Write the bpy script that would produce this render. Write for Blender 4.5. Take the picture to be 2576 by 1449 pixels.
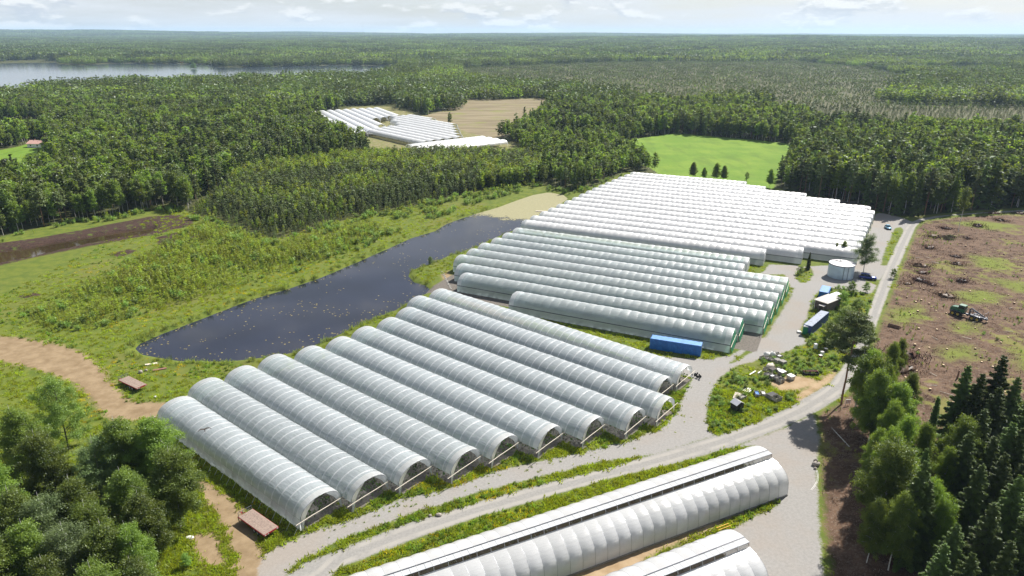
import bpy, math, random
import numpy as np
from mathutils import Vector
random.seed(7); RNG=np.random.default_rng(7)
for o in list(bpy.data.objects): bpy.data.objects.remove(o)
sc=bpy.context.scene
# ---------------------------------------------------------------- camera, sky, sun, exposure
HCAM=72.0; PITCH=math.atan((724.5-86)/1717.0)
cam_d=bpy.data.cameras.new('camera'); cam=bpy.data.objects.new('camera',cam_d); sc.collection.objects.link(cam)
cam.location=(0,0,HCAM); cam.rotation_euler=(math.pi/2-PITCH,0,0)
cam_d.sensor_width=36; cam_d.lens=36*1717/2576; cam_d.clip_start=0.5; cam_d.clip_end=90000
sc.camera=cam
SUN_AZ=math.radians(45.5); SUN_EL=math.radians(45.5)
sd=bpy.data.lights.new('sun','SUN'); sd.energy=5.0; sd.angle=math.radians(0.53); sd.color=(1.0,0.95,0.87)
sun=bpy.data.objects.new('sun',sd); sc.collection.objects.link(sun)
SUND=Vector((math.cos(SUN_EL)*math.cos(SUN_AZ),math.cos(SUN_EL)*math.sin(SUN_AZ),math.sin(SUN_EL)))
sun.rotation_euler=(-SUND).to_track_quat('-Z','Y').to_euler(); sun.location=(0,0,400)
sc.view_settings.view_transform='Standard'; sc.view_settings.look='None'; sc.view_settings.gamma=1.0
sc.view_settings.exposure=0.95; sc.view_settings.use_curve_mapping=False
sc.render.engine='CYCLES'
cy=sc.cycles; cy.max_bounces=8; cy.diffuse_bounces=4; cy.glossy_bounces=3; cy.transmission_bounces=4; cy.transparent_max_bounces=28; cy.volume_bounces=1
cy.use_denoising=True; cy.caustics_reflective=False; cy.caustics_refractive=False; cy.sample_clamp_indirect=6

class NT:
    def __init__(s,tree): s.t=tree; s.t.nodes.clear()
    def n(s,kind,ins=None,**kw):
        nd=s.t.nodes.new(kind)
        for k,v in kw.items(): setattr(nd,k,v)
        for k,v in (ins or {}).items():
            so=nd.inputs[k]
            if hasattr(v,'is_output') or isinstance(v,bpy.types.NodeSocket): s.t.links.new(v,so)
            else: so.default_value=v
        return nd
    def math(s,op,a,b=0.0,c=None,clamp=False):
        nd=s.t.nodes.new('ShaderNodeMath'); nd.operation=op; nd.use_clamp=clamp
        for i,v in enumerate([a,b]+([c] if c is not None else [])):
            if isinstance(v,bpy.types.NodeSocket): s.t.links.new(v,nd.inputs[i])
            else: nd.inputs[i].default_value=v
        return nd.outputs[0]
    def mix(s,f,a,b,mode='MIX'):
        nd=s.t.nodes.new('ShaderNodeMixRGB'); nd.blend_type=mode
        for i,v in enumerate((f,a,b)):
            if isinstance(v,bpy.types.NodeSocket): s.t.links.new(v,nd.inputs[i])
            else: nd.inputs[i].default_value=(v if i==0 else (tuple(v)+(1,))[:4])
        return nd.outputs[0]
    def noise(s,vec,scale,detail=3,rough=0.55,dist=0.0):
        nd=s.n('ShaderNodeTexNoise',{'Scale':scale,'Detail':detail,'Roughness':rough,'Distortion':dist})
        if vec is not None: s.t.links.new(vec,nd.inputs['Vector'])
        return nd.outputs['Fac']
    def step(s,x,lo,hi):
        nd=s.n('ShaderNodeMapRange',{'From Min':lo,'From Max':hi},interpolation_type='SMOOTHSTEP')
        if isinstance(x,bpy.types.NodeSocket): s.t.links.new(x,nd.inputs['Value'])
        return nd.outputs['Result']
    def attr(s,name): return s.n('ShaderNodeAttribute',attribute_name=name).outputs['Fac']
    def bump(s,h,strength=0.3,dist=0.1): return s.n('ShaderNodeBump',{'Height':h,'Strength':strength,'Distance':dist}).outputs[0]

# world: Nishita sky with small fair-weather clouds all round
world=bpy.data.worlds.new('World'); sc.world=world; world.use_nodes=True
w=NT(world.node_tree)
sky=w.n('ShaderNodeTexSky',sky_type='NISHITA'); sky.sun_disc=False; sky.sun_elevation=SUN_EL; sky.sun_rotation=math.pi/2-SUN_AZ
sky.altitude=150; sky.air_density=1.0; sky.dust_density=1.2; sky.ozone_density=1.0
tc=w.n('ShaderNodeTexCoord').outputs['Generated']
sep=w.n('ShaderNodeSeparateXYZ',{0:tc})
el=sep.outputs['Z']
vec=w.n('ShaderNodeVectorMath',{0:tc,1:(1,1,3.2)},operation='MULTIPLY').outputs[0]
n1=w.noise(vec,17.0,6,0.55); n2=w.noise(vec,5.0,3,0.5)
cl=w.step(w.math('ADD',n1,w.math('MULTIPLY',w.math('SUBTRACT',n2,0.5),0.5)),0.51,0.64)
vec2=w.n('ShaderNodeVectorMath',{0:vec,1:(0,0,0.022)},operation='ADD').outputs[0]
n1b=w.noise(vec2,17.0,6,0.55)
shade=w.step(w.math('SUBTRACT',n1,n1b),-0.05,0.09)     # lit tops, grey undersides
veil=w.step(w.noise(w.n('ShaderNodeVectorMath',{0:tc,1:(1,1,9)},operation='MULTIPLY').outputs[0],3.2,5,0.6),0.34,0.66)
skyc=w.mix(1.0,sky.outputs[0],(0.082,0.082,0.082),'MULTIPLY')
low=w.step(el,0.75,0.14)
base=w.mix(w.math('MULTIPLY',low,w.math('ADD',0.50,w.math('MULTIPLY',veil,0.42))),skyc,(0.69,0.715,0.745))
ccol=w.mix(shade,(0.50,0.54,0.60),(0.86,0.86,0.84))
final=w.mix(w.math('MULTIPLY',cl,0.72),base,ccol)
bg=w.n('ShaderNodeBackground',{'Color':final,'Strength':0.62})
w.t.links.new(bg.outputs[0],w.n('ShaderNodeOutputWorld').inputs[0])

# ---------------------------------------------------------------- helpers
C=sc.collection
SPH,CPH=math.sin(PITCH),math.cos(PITCH)
def G(x,y,z=0.0):
    """ground point (height z) that a survey pixel of the 2576x1449 aerial view looks at"""
    u=(x-1288)/1717.0; v=(y-724.5)/1717.0
    d=(u,CPH-v*SPH,-SPH-v*CPH); t=(z-HCAM)/d[2]
    return (d[0]*t,d[1]*t,z)
def GP(pts): return np.array([G(*p)[:2] for p in pts])
def hash2(ix,iy,seed):
    h=(ix.astype(np.int64)*374761393+iy.astype(np.int64)*668265263+seed*974711)&0x7fffffff
    h=((h^(h>>13))*1274126177)&0x7fffffff
    return ((h^(h>>16))&0xffff)/65535.0
def vnoise(x,y,seed=0):
    x=np.asarray(x,float); y=np.asarray(y,float)
    ix=np.floor(x); iy=np.floor(y); fx=x-ix; fy=y-iy; fx=fx*fx*(3-2*fx); fy=fy*fy*(3-2*fy)
    a=hash2(ix,iy,seed);b=hash2(ix+1,iy,seed);c=hash2(ix,iy+1,seed);d=hash2(ix+1,iy+1,seed)
    return (a*(1-fx)+b*fx)*(1-fy)+(c*(1-fx)+d*fx)*fy
def fbm(x,y,seed=0,o=4):
    s=0;a=.5
    for i in range(o): s=s+a*vnoise(x*2**i,y*2**i,seed+i*17); a*=.5
    return s/(1-.5**o)
def sdf(P,poly):
    """signed distance, positive inside"""
    x,y=P[:,0],P[:,1]; d=np.full(len(P),1e18); ins=np.zeros(len(P),bool); n=len(poly)
    for i in range(n):
        x0,y0=poly[i]; x1,y1=poly[(i+1)%n]; ex,ey=x1-x0,y1-y0
        t=np.clip(((x-x0)*ex+(y-y0)*ey)/(ex*ex+ey*ey+1e-12),0,1)
        d=np.minimum(d,(x-x0-t*ex)**2+(y-y0-t*ey)**2)
        if y0!=y1:
            c=((y0>y)!=(y1>y))&(x<(x1-x0)*(y-y0)/(y1-y0)+x0); ins^=c
    d=np.sqrt(d); return np.where(ins,d,-d)
def inside(P,poly):
    x,y=P[:,0],P[:,1]; ins=np.zeros(len(P),bool); n=len(poly)
    for i in range(n):
        x0,y0=poly[i]; x1,y1=poly[(i+1)%n]
        if y0!=y1: ins^=((y0>y)!=(y1>y))&(x<(x1-x0)*(y-y0)/(y1-y0)+x0)
    return ins
def linedist(P,line):
    x,y=P[:,0],P[:,1]; d=np.full(len(P),1e18); s=np.zeros(len(P))
    for i in range(len(line)-1):
        x0,y0=line[i]; x1,y1=line[i+1]; ex,ey=x1-x0,y1-y0
        t=np.clip(((x-x0)*ex+(y-y0)*ey)/(ex*ex+ey*ey+1e-12),0,1)
        dd=(x-x0-t*ex)**2+(y-y0-t*ey)**2; sg=np.sign((x-x0)*ey-(y-y0)*ex)
        m=dd<d; d=np.where(m,dd,d); s=np.where(m,sg,s)
    return np.sqrt(d)*s
def tag(o,label=None,cat=None,group=None,kind=None):
    if label: o['label']=label
    if cat: o['category']=cat
    if group: o['group']=group
    if kind: o['kind']=kind
    return o
def link(name,data,parent=None,loc=None,rz=0.0,coll=None):
    o=bpy.data.objects.new(name,data); (coll or C).objects.link(o)
    if parent is not None: o.parent=parent
    if loc is not None: o.location=loc
    if rz: o.rotation_euler=(0,0,rz)
    return o
def root(name,loc,rz=0.0,label=None,cat=None,group=None): return tag(link(name,None,None,loc,rz),label,cat,group)
def npmesh(name,V,F,mats,mi=None,smooth=False,attrs=None):
    """V (n,3); F list of faces or (m,k) array"""
    me=bpy.data.meshes.new(name); V=np.asarray(V,np.float32)
    if isinstance(F,np.ndarray):
        k=F.shape[1]; loops=F.astype(np.int32).ravel(); starts=np.arange(0,len(loops),k,dtype=np.int32); nf=len(F)
    else:
        loops=np.array([i for f in F for i in f],np.int32); ln=np.array([len(f) for f in F]); starts=np.concatenate([[0],np.cumsum(ln)[:-1]]).astype(np.int32); nf=len(F)
    me.vertices.add(len(V)); me.vertices.foreach_set('co',V.ravel())
    me.loops.add(len(loops)); me.loops.foreach_set('vertex_index',loops)
    me.polygons.add(nf); me.polygons.foreach_set('loop_start',starts)
    for m in mats: me.materials.append(m)
    if mi is not None: me.polygons.foreach_set('material_index',np.asarray(mi,np.int32))
    if smooth is not False: me.polygons.foreach_set('use_smooth',np.full(nf,True) if smooth is True else np.asarray(smooth,bool))
    me.update(calc_edges=True)
    for k,a in (attrs or {}).items():
        at=me.attributes.new(k,'FLOAT','POINT'); at.data.foreach_set('value',np.asarray(a,np.float32))
    return me
class MB:
    def __init__(s): s.v=[];s.f=[];s.m=[];s.sm=[]
    def add(s,V,F,mi=0,smooth=False):
        o=len(s.v); s.v+= [tuple(p) for p in V]; s.f+=[tuple(i+o for i in f) for f in F]; s.m+=[mi]*len(F); s.sm+=[smooth]*len(F); return s
    def box(s,c,d,mi=0,rz=0.0,tilt=0.0,top=1.0):
        V=[];cr,sr=math.cos(rz),math.sin(rz)
        for z in (-.5,.5):
            k=top if z>0 else 1
            for x,y in ((-.5,-.5),(.5,-.5),(.5,.5),(-.5,.5)):
                X,Y,Z=x*d[0]*k,y*d[1]*k,z*d[2]
                if tilt: X,Z=X*math.cos(tilt)+Z*math.sin(tilt),-X*math.sin(tilt)+Z*math.cos(tilt)
                V.append((c[0]+X*cr-Y*sr,c[1]+X*sr+Y*cr,c[2]+Z))
        return s.add(V,[(0,3,2,1),(4,5,6,7),(0,1,5,4),(1,2,6,5),(2,3,7,6),(3,0,4,7)],mi)
    def tube(s,p0,p1,r0,r1=None,n=6,mi=0,smooth=True):
        r1=r0 if r1 is None else r1; a=Vector(p0);b=Vector(p1);d=(b-a)
        if d.length<1e-6: return s
        d.normalize(); u=d.orthogonal().normalized(); v=d.cross(u); V=[]
        for q,r in ((a,r0),(b,r1)):
            for i in range(n):
                t=2*math.pi*i/n; V.append(q+u*(r*math.cos(t))+v*(r*math.sin(t)))
        s.add(V,[(i,(i+1)%n,n+(i+1)%n,n+i) for i in range(n)],mi,smooth)
        return s.add(V,[tuple(range(n-1,-1,-1)),tuple(range(n,2*n))],mi)
    def path(s,pts,r,n=5,mi=0):
        for i in range(len(pts)-1): s.tube(pts[i],pts[i+1],r if not isinstance(r,(list,tuple)) else r[i],r if not isinstance(r,(list,tuple)) else r[i+1],n,mi)
        return s
    def lathe(s,prof,n=16,mi=0,c=(0,0,0),axis='z'):
        V=[];
        for r,z in prof:
            for i in range(n):
                t=2*math.pi*i/n; x,y=r*math.cos(t),r*math.sin(t)
                V.append((c[0]+x,c[1]+y,c[2]+z) if axis=='z' else (c[0]+x,c[1]+z,c[2]+y))
        k=len(prof); return s.add(V,[(j*n+i,j*n+(i+1)%n,(j+1)*n+(i+1)%n,(j+1)*n+i) for j in range(k-1) for i in range(n)],mi,True)
    def prism(s,poly,y0,y1,mi=0):
        """poly in x,z extruded along y"""
        n=len(poly); V=[(x,y0,z) for x,z in poly]+[(x,y1,z) for x,z in poly]
        return s.add(V,[tuple(range(n)),tuple(range(2*n-1,n-1,-1))]+[(i+n,(i+1)%n+n,(i+1)%n,i) for i in range(n)],mi)
    def loft(s,rings,mi=0,smooth=False):
        n=len(rings[0]); V=[p for r in rings for p in r]
        F=[(j*n+i,j*n+(i+1)%n,(j+1)*n+(i+1)%n,(j+1)*n+i) for j in range(len(rings)-1) for i in range(n)]
        return s.add(V,F+[tuple(range(n-1,-1,-1)),tuple(range((len(rings)-1)*n,len(rings)*n))],mi,smooth)
    def mesh(s,name,mats):
        return npmesh(name,s.v,s.f,mats if isinstance(mats,(list,tuple)) else [mats],s.m,s.sm)
    def build(s,name,mats,parent=None,loc=None,rz=0.0): return link(name,s.mesh(name,mats),parent,loc,rz)

# ---------------------------------------------------------------- materials
def newmat(name):
    m=bpy.data.materials.new(name); m.use_nodes=True; return m,NT(m.node_tree)
def surf(t,shader): t.t.links.new(shader,t.n('ShaderNodeOutputMaterial').inputs[0])
def mat(name,col,rough=0.7,var=0.25,scale=2.0,metal=0.0,col2=None,bump=0.0,coat=0.0,spec=0.5):
    m,t=newmat(name); co=t.n('ShaderNodeTexCoord').outputs['Object']
    nz=t.noise(co,scale,5,0.6); nz2=t.noise(co,scale*9,3,0.6)
    dark=tuple(c*(1-var) for c in col); lite=tuple(min(1,c*(1+var)) for c in col)
    cc=t.mix(t.step(nz,0.3,0.7),dark,lite)
    if col2: cc=t.mix(t.step(t.math('ADD',t.math('MULTIPLY',nz,0.7),t.math('MULTIPLY',nz2,0.3)),0.5,0.62),cc,col2)
    ri=t.n('ShaderNodeObjectInfo').outputs['Random']
    hs=t.n('ShaderNodeHueSaturation',{'Color':cc,'Value':t.math('ADD',0.93,t.math('MULTIPLY',ri,0.14))})
    p=t.n('ShaderNodeBsdfPrincipled',{'Base Color':hs.outputs[0],'Roughness':rough,'Metallic':metal,'Coat Weight':coat,'Specular IOR Level':spec})
    if bump: t.t.links.new(t.bump(nz2,bump,0.05),p.inputs['Normal'])
    surf(t,p.outputs[0]); return m
def leafmat(name,dark,lite,trans=0.4,tcol=None):
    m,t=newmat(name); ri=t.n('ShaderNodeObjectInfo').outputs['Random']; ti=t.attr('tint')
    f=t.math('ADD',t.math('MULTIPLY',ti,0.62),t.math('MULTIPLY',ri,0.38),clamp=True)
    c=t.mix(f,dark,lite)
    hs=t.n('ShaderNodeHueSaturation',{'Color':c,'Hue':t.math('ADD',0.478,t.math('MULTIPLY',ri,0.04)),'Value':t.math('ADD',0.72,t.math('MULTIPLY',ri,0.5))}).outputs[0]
    tc_=t.mix(1.0,hs,tcol or (1.6,1.5,0.55),'MULTIPLY')
    di=t.n('ShaderNodeBsdfDiffuse',{'Color':hs}); tr=t.n('ShaderNodeBsdfTranslucent',{'Color':tc_})
    mx=t.n('ShaderNodeMixShader',{0:trans,1:di.outputs[0],2:tr.outputs[0]})
    gl=t.n('ShaderNodeBsdfGlossy',{'Color':(0.9,0.95,1,1),'Roughness':0.45})
    mx2=t.n('ShaderNodeMixShader',{0:0.018,1:mx.outputs[0],2:gl.outputs[0]})
    surf(t,mx2.outputs[0]); return m
def film(name,opaq,col,trl=0.55,rough=0.25,wrinkle=0.0,stripes=0.14,gloss=0.5,tint=(0.95,0.98,1.0)):
    """thin polythene: part see-through, part white scattering, Fresnel sheen"""
    m,t=newmat(name); co=t.n('ShaderNodeTexCoord').outputs['Object']
    nz=t.noise(co,0.35,4,0.6); nd=t.noise(t.n('ShaderNodeVectorMath',{0:co,1:(0.5,3.0,3.0)},operation='MULTIPLY').outputs[0],0.9,4,0.6,0.8)
    c=t.mix(t.step(nz,0.3,0.75),tuple(v*0.87 for v in col),col)
    nrm=t.bump(t.math('ADD',nd,t.math('MULTIPLY',nz,0.6)),wrinkle,0.25) if wrinkle else None
    ex={'Normal':nrm} if nrm is not None else {}
    di=t.n('ShaderNodeBsdfDiffuse',{'Color':c,**ex}); tr=t.n('ShaderNodeBsdfTranslucent',{'Color':c,**ex})
    sol=t.n('ShaderNodeMixShader',{0:trl,1:di.outputs[0],2:tr.outputs[0]})
    tp=t.n('ShaderNodeBsdfTransparent',{'Color':tint+(1,)})
    ri=t.n('ShaderNodeObjectInfo').outputs['Random']; op=t.math('ADD',t.math('ADD',opaq-0.5*stripes-0.07,t.math('MULTIPLY',nd,stripes)),t.math('MULTIPLY',ri,0.14),clamp=True)
    mx=t.n('ShaderNodeMixShader',{0:op,1:tp.outputs[0],2:sol.outputs[0]})
    fr=t.n('ShaderNodeFresnel',{'IOR':1.45,**ex}).outputs[0]
    gl=t.n('ShaderNodeBsdfGlossy',{'Color':(1,1,1,1),'Roughness':rough,**ex})
    out=t.n('ShaderNodeMixShader',{0:t.math('MULTIPLY',fr,gloss),1:mx.outputs[0],2:gl.outputs[0]})
    surf(t,out.outputs[0]); return m
M={}
M['film_clear']=film('film_clear',0.55,(0.86,0.95,1.0),0.50,0.28,0.4,0.26,gloss=1.2,tint=(0.86,0.95,1.0))
M['film_mid']=film('film_mid',0.62,(0.86,0.96,0.98),0.60,0.36,0.3,gloss=1.1,tint=(0.86,0.97,0.99))
M['film_white']=film('film_white',0.92,(0.98,0.985,0.99),0.48,0.42,0.15,gloss=1.4)
M['film_band']=film('film_band',0.84,(0.92,0.95,0.98),0.62,0.35,0.35)
M['film_seam']=film('film_seam',0.78,(0.93,0.97,1.0),0.48,0.35,0.1)
M['film_house']=film('film_house',0.93,(0.86,0.87,0.89),0.5,0.16,0.15,gloss=1.0)
M['film_sheet']=film('film_sheet',0.95,(0.90,0.90,0.91),0.5,0.2,0.08,gloss=0.9)
M['poly_flap']=film('poly_flap',0.92,(0.80,0.83,0.86),0.4,0.2,0.05,gloss=0.9)
M['net_green']=film('net_green',0.70,(0.03,0.34,0.16),0.5,0.6,0.3,gloss=0.1,tint=(0.7,0.95,0.8))
M['steel']=mat('steel',(0.42,0.44,0.46),0.45,0.15,3,0.6)
M['vent_net']=film('vent_net',0.55,(0.34,0.28,0.20),0.5,0.5,0.1,gloss=0.2)
M['steel_dark']=mat('steel_dark',(0.09,0.10,0.13),0.5,0.25,3,0.2)
M['timber']=mat('timber',(0.60,0.54,0.45),0.8,0.25,6,col2=(0.42,0.38,0.33))
M['timber_grey']=mat('timber_grey',(0.25,0.24,0.22),0.9,0.35,5,col2=(0.13,0.12,0.11),bump=0.3)
M['timber_dark']=mat('timber_dark',(0.07,0.06,0.055),0.9,0.3,5,bump=0.3)
M['plank_deck']=mat('plank_deck',(0.235,0.175,0.145),0.85,0.2,4,col2=(0.27,0.21,0.17),bump=0.2)
M['red_paint']=mat('red_paint',(0.34,0.02,0.03),0.45,0.2,5)
M['red_wood']=mat('red_wood',(0.25,0.045,0.03),0.85,0.25,4,bump=0.2)
M['black']=mat('black',(0.02,0.02,0.022),0.75,0.3,6)
M['rubber']=mat('rubber',(0.025,0.025,0.026),0.9,0.3,9,bump=0.4)
M['rim']=mat('rim',(0.45,0.46,0.48),0.4,0.15,9,0.5)
M['rim_yellow']=mat('rim_yellow',(0.45,0.33,0.05),0.6,0.25,9)
M['white_paint']=mat('white_paint',(0.78,0.78,0.76),0.5,0.08,4)
M['white_sack']=mat('white_sack',(0.62,0.62,0.60),0.75,0.15,6,bump=0.4)
M['blue_steel']=mat('blue_steel',(0.018,0.13,0.42),0.42,0.14,1.2,col2=(0.03,0.17,0.46))
M['blue_roof']=mat('blue_roof',(0.09,0.22,0.46),0.5,0.15,1.2)
M['blue_dark']=mat('blue_dark',(0.02,0.05,0.18),0.5,0.2,1.5)
M['roof_rusty']=mat('roof_rusty',(0.20,0.24,0.32),0.6,0.2,1.1,col2=(0.10,0.11,0.15))
M['car_blue']=mat('car_blue',(0.012,0.035,0.24),0.28,0.1,3,0.3,coat=0.6)
M['car_pale']=mat('car_pale',(0.20,0.42,0.58),0.3,0.1,3,0.2,coat=0.6)
M['glass']=mat('glass',(0.02,0.025,0.03),0.08,0.1,2)
M['lamp_glass']=mat('lamp_glass',(0.7,0.7,0.72),0.15,0.1,5)
M['lamp_red']=mat('lamp_red',(0.5,0.02,0.02),0.25,0.1,5)
M['orange']=mat('orange',(0.75,0.26,0.03),0.5,0.1,5)
M['yellow']=mat('yellow',(0.72,0.40,0.03),0.5,0.12,5)
M['tank_wall']=mat('tank_wall',(0.42,0.52,0.60),0.42,0.07,0.8,0.25)
M['tank_roof']=mat('tank_roof',(0.47,0.45,0.46),0.6,0.12,1.2)
M['roof_felt']=mat('roof_felt',(0.36,0.34,0.33),0.75,0.12,1.6)
M['roof_metal']=mat('roof_metal',(0.72,0.70,0.72),0.25,0.06,2,0.5)
M['shed_wall']=mat('shed_wall',(0.13,0.10,0.09),0.9,0.25,4,bump=0.3)
M['green_machine']=mat('green_machine',(0.012,0.10,0.05),0.4,0.15,4,coat=0.2)
M['green_plastic']=mat('green_plastic',(0.01,0.20,0.10),0.5,0.12,4)
M['rock']=mat('rock',(0.30,0.27,0.24),0.9,0.3,3,bump=0.6)
M['rust']=mat('rust',(0.20,0.09,0.065),0.85,0.3,6,col2=(0.26,0.17,0.13))
M['log_bark']=mat('log_bark',(0.17,0.10,0.07),0.9,0.3,8,col2=(0.28,0.17,0.11),bump=0.5)
M['log_end']=mat('log_end',(0.55,0.42,0.27),0.85,0.15,9)
M['bird']=mat('bird',(0.035,0.025,0.02),0.8,0.3,30)
M['bark_birch']=mat('bark_birch',(0.55,0.53,0.49),0.85,0.2,3,col2=(0.08,0.07,0.06))
M['bark_pine']=mat('bark_pine',(0.22,0.12,0.07),0.9,0.3,3,col2=(0.10,0.07,0.055),bump=0.4)
M['bark_dark']=mat('bark_dark',(0.075,0.06,0.05),0.95,0.3,4,bump=0.4)
M['leaf_birch']=leafmat('leaf_birch',(0.046,0.092,0.022),(0.225,0.305,0.056),0.50)
M['leaf_aspen']=leafmat('leaf_aspen',(0.090,0.148,0.054),(0.216,0.306,0.112),0.38,(1.15,1.15,0.75))
M['leaf_young']=leafmat('leaf_young',(0.130,0.185,0.026),(0.345,0.405,0.050),0.50)
M['leaf_spruce']=leafmat('leaf_spruce',(0.040,0.074,0.024),(0.165,0.225,0.055),0.28)
M['leaf_pine']=leafmat('leaf_pine',(0.062,0.096,0.038),(0.177,0.218,0.079),0.22)
M['leaf_bush']=leafmat('leaf_bush',(0.080,0.150,0.036),(0.240,0.350,0.070),0.4)
M['leaf_crop']=leafmat('leaf_crop',(0.035,0.080,0.018),(0.095,0.165,0.035),0.35)
M['leaf_grass']=leafmat('leaf_grass',(0.150,0.220,0.025),(0.351,0.412,0.042),0.4)
M['leaf_reed']=leafmat('leaf_reed',(0.101,0.161,0.043),(0.270,0.321,0.101),0.4)
M['leaf_flower']=leafmat('leaf_flower',(0.350,0.300,0.010),(0.600,0.480,0.020),0.3)
M['leaf_dead']=leafmat('leaf_dead',(0.040,0.022,0.015),(0.150,0.090,0.062),0.1,(1,1,1))
M['twig_grey']=leafmat('twig_grey',(0.13,0.09,0.065),(0.40,0.33,0.27),0.05,(1,1,1))
M['lily']=leafmat('lily',(0.20,0.17,0.06),(0.42,0.36,0.14),0.2,(1,1,1))
# ---------------------------------------------------------------- survey polygons (aerial pixels -> ground metres)
POND=GP([(333,873),(345,860),(400,835),(480,805),(560,775),(640,745),(720,722),(800,695),(880,662),(930,640),(980,618),(1030,596),(1090,578),(1120,560),(1160,545),(1210,530),(1260,515),(1300,500),(1340,487),(1380,480),(1420,487),(1432,497),(1405,515),(1375,530),(1350,545),(1335,555),(1310,570),(1275,583),(1240,598),(1205,615),(1165,630),(1130,640),(1100,655),(1060,668),(1035,678),(1030,690),(1045,705),(1070,712),(1085,722),(1075,735),(1040,750),(1000,775),(960,790),(900,815),(850,840),(800,862),(750,880),(690,893),(630,900),(570,907),(510,905),(450,905),(400,897),(350,888)])
MUDPOND=GP([(-260,668),(-120,648),(0,628),(60,622),(130,608),(200,597),(280,583),(340,575),(385,570),(392,575),(370,587),(300,597),(220,612),(150,627),(80,645),(20,655),(0,660),(-120,690),(-260,720)])
MUD=GP([(-260,645),(-100,632),(0,612),(100,598),(200,580),(300,560),(380,545),(450,540),(490,552),(482,568),(430,580),(392,590),(330,600),(200,625),(100,645),(0,668),(-260,735)])
MUD2=[GP(p) for p in ([(390,598),(440,585),(490,583),(495,600),(440,622),(400,620)],[(270,640),(330,625),(350,632),(300,648)],[(40,745),(90,735),(110,742),(60,752)])]
DIRT=[GP([(-90,842),(60,850),(140,865),(210,885),(262,930),(292,975),(332,1010),(425,1015),(432,1045),(350,1055),(280,1062),(230,1012),(180,962),(100,932),(0,907),(-90,905)]),
      GP([(436,1140),(470,1160),(530,1205),(600,1260),(652,1325),(672,1400),(700,1470),(560,1510),(590,1410),(560,1335),(518,1262),(470,1215),(436,1185)]),
      GP([(470,1345),(520,1325),(565,1350),(575,1420),(520,1430),(480,1395)]),
      GP([(1110,690),(1128,680),(1140,700),(1150,728),(1175,745),(1250,780),(1330,812),(1320,818),(1240,795),(1160,760),(1135,745),(1120,715)])]
ROAD=GP([(690,1475),(760,1418),(858,1381),(1025,1316),(1192,1266),(1358,1219),(1525,1179),(1655,1139),(1797,1096),(1850,1083),(1917,1056),(1984,1026),(2050,986),(2087,966),(2140,895),(2174,816),(2210,716),(2230,670),(2250,626),(2274,580),(2284,564),(2310,551),(2350,544),(2417,538),(2576,528),(3300,505),(3300,511),(2576,533),(2484,536),(2384,543),(2317,556),(2304,570),(2284,616),(2250,696),(2217,783),(2190,860),(2147,966),(2110,1002),(2050,1038),(1970,1076),(1850,1122),(1717,1160),(1525,1206),(1358,1256),(1192,1303),(1025,1363),(858,1426),(800,1475)])
ROADC=GP([(745,1475),(809,1450),(858,1403),(1025,1340),(1192,1285),(1358,1238),(1525,1193),(1686,1150),(1824,1108),(1943,1066),(2017,1032),(2080,994),(2117,966),(2165,878),(2196,800),(2230,706),(2240,683),(2267,621),(2289,575),(2300,563),(2333,549),(2400,540),(2576,530),(3300,508)])
GRAVEL=[GP([(640,1475),(662,1395),(770,1340),(900,1300),(1010,1255),(1140,1225),(1245,1185),(1360,1160),(1470,1135),(1580,1110),(1660,1080),(1705,1035),(1722,985),(1745,950),(1640,925),(1500,868),(1400,830),(1330,806),(1345,803),(1440,833),(1560,868),(1650,895),(1780,905),(1840,893),(1920,845),(1990,722),(1975,690),(1895,690),(1905,664),(2020,668),(2150,668),(2165,640),(2205,535),(2230,538),(2270,548),(2300,560),(2290,580),(2240,670),(2225,690),(2190,740),(2110,725),(2060,730),(2040,760),(2030,800),(2010,830),(2030,862),(1977,884),(1900,907),(1850,921),(1810,951),(1790,986),(1779,1033),(1781,1077),(1798,1096),(1655,1142),(1525,1158),(1358,1198),(1192,1241),(1025,1296),(858,1356),(740,1420),(700,1475)]),
        GP([(1840,1126),(1970,1078),(2048,1040),(2060,1100),(2055,1200),(2060,1320),(2075,1500),(1500,1530),(1700,1400),(1960,1270),(1950,1180),(1900,1120)])]
SAND=[GP([(1995,1000),(2030,972),(2075,945),(2105,930),(2098,950),(2060,985),(2010,1012)]),GP([(1930,960),(1990,945),(2060,950),(2040,975),(1970,985)]),GP([(1400,1449),(1760,1325),(1900,1275),(1850,1300),(1640,1400),(1560,1475)])]
GRASSCUT=[GP([(2216,668),(2238,668),(2275,582),(2268,571),(2251,573),(2236,608),(2222,640)]),GP([(1998,690),(2018,672),(2042,674),(2046,690),(2030,712),(2012,712)]),GP([(1890,690),(1905,662),(1935,664),(1925,680),(1905,692)]),GP([(2000,664),(2060,660),(2070,668),(2010,672)]),GP([(2162,690),(2200,700),(2222,712),(2214,722),(2180,706)]),GP([(1830,915),(1880,880),(1905,868),(1900,880),(1850,912)]),GP([(1900,850),(1990,725),(1998,722),(1990,745),(1925,850)])]
CLEAR=GP([(2304,572),(2330,556),(2400,546),(2576,538),(3300,515),(3300,1600),(2200,1600),(2090,1500),(2065,1320),(2058,1200),(2062,1100),(2052,1042),(2112,1008),(2150,968),(2194,862),(2220,786),(2254,698),(2287,618)])
CLEARGREEN=[GP(p) for p in ([(2400,735),(2470,730),(2525,745),(2500,762),(2420,758)],[(2400,815),(2450,812),(2460,835),(2410,838)],[(2240,780),(2310,770),(2330,800),(2250,815)],[(2480,700),(2570,710),(2640,740),(2560,735)],[(2380,560),(2470,555),(2576,570),(2500,580)],[(2440,640),(2520,650),(2540,680),(2460,670)],[(2550,880),(2650,900),(2650,960),(2570,930)],[(2360,880),(2440,870),(2460,900),(2380,905)])]
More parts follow.
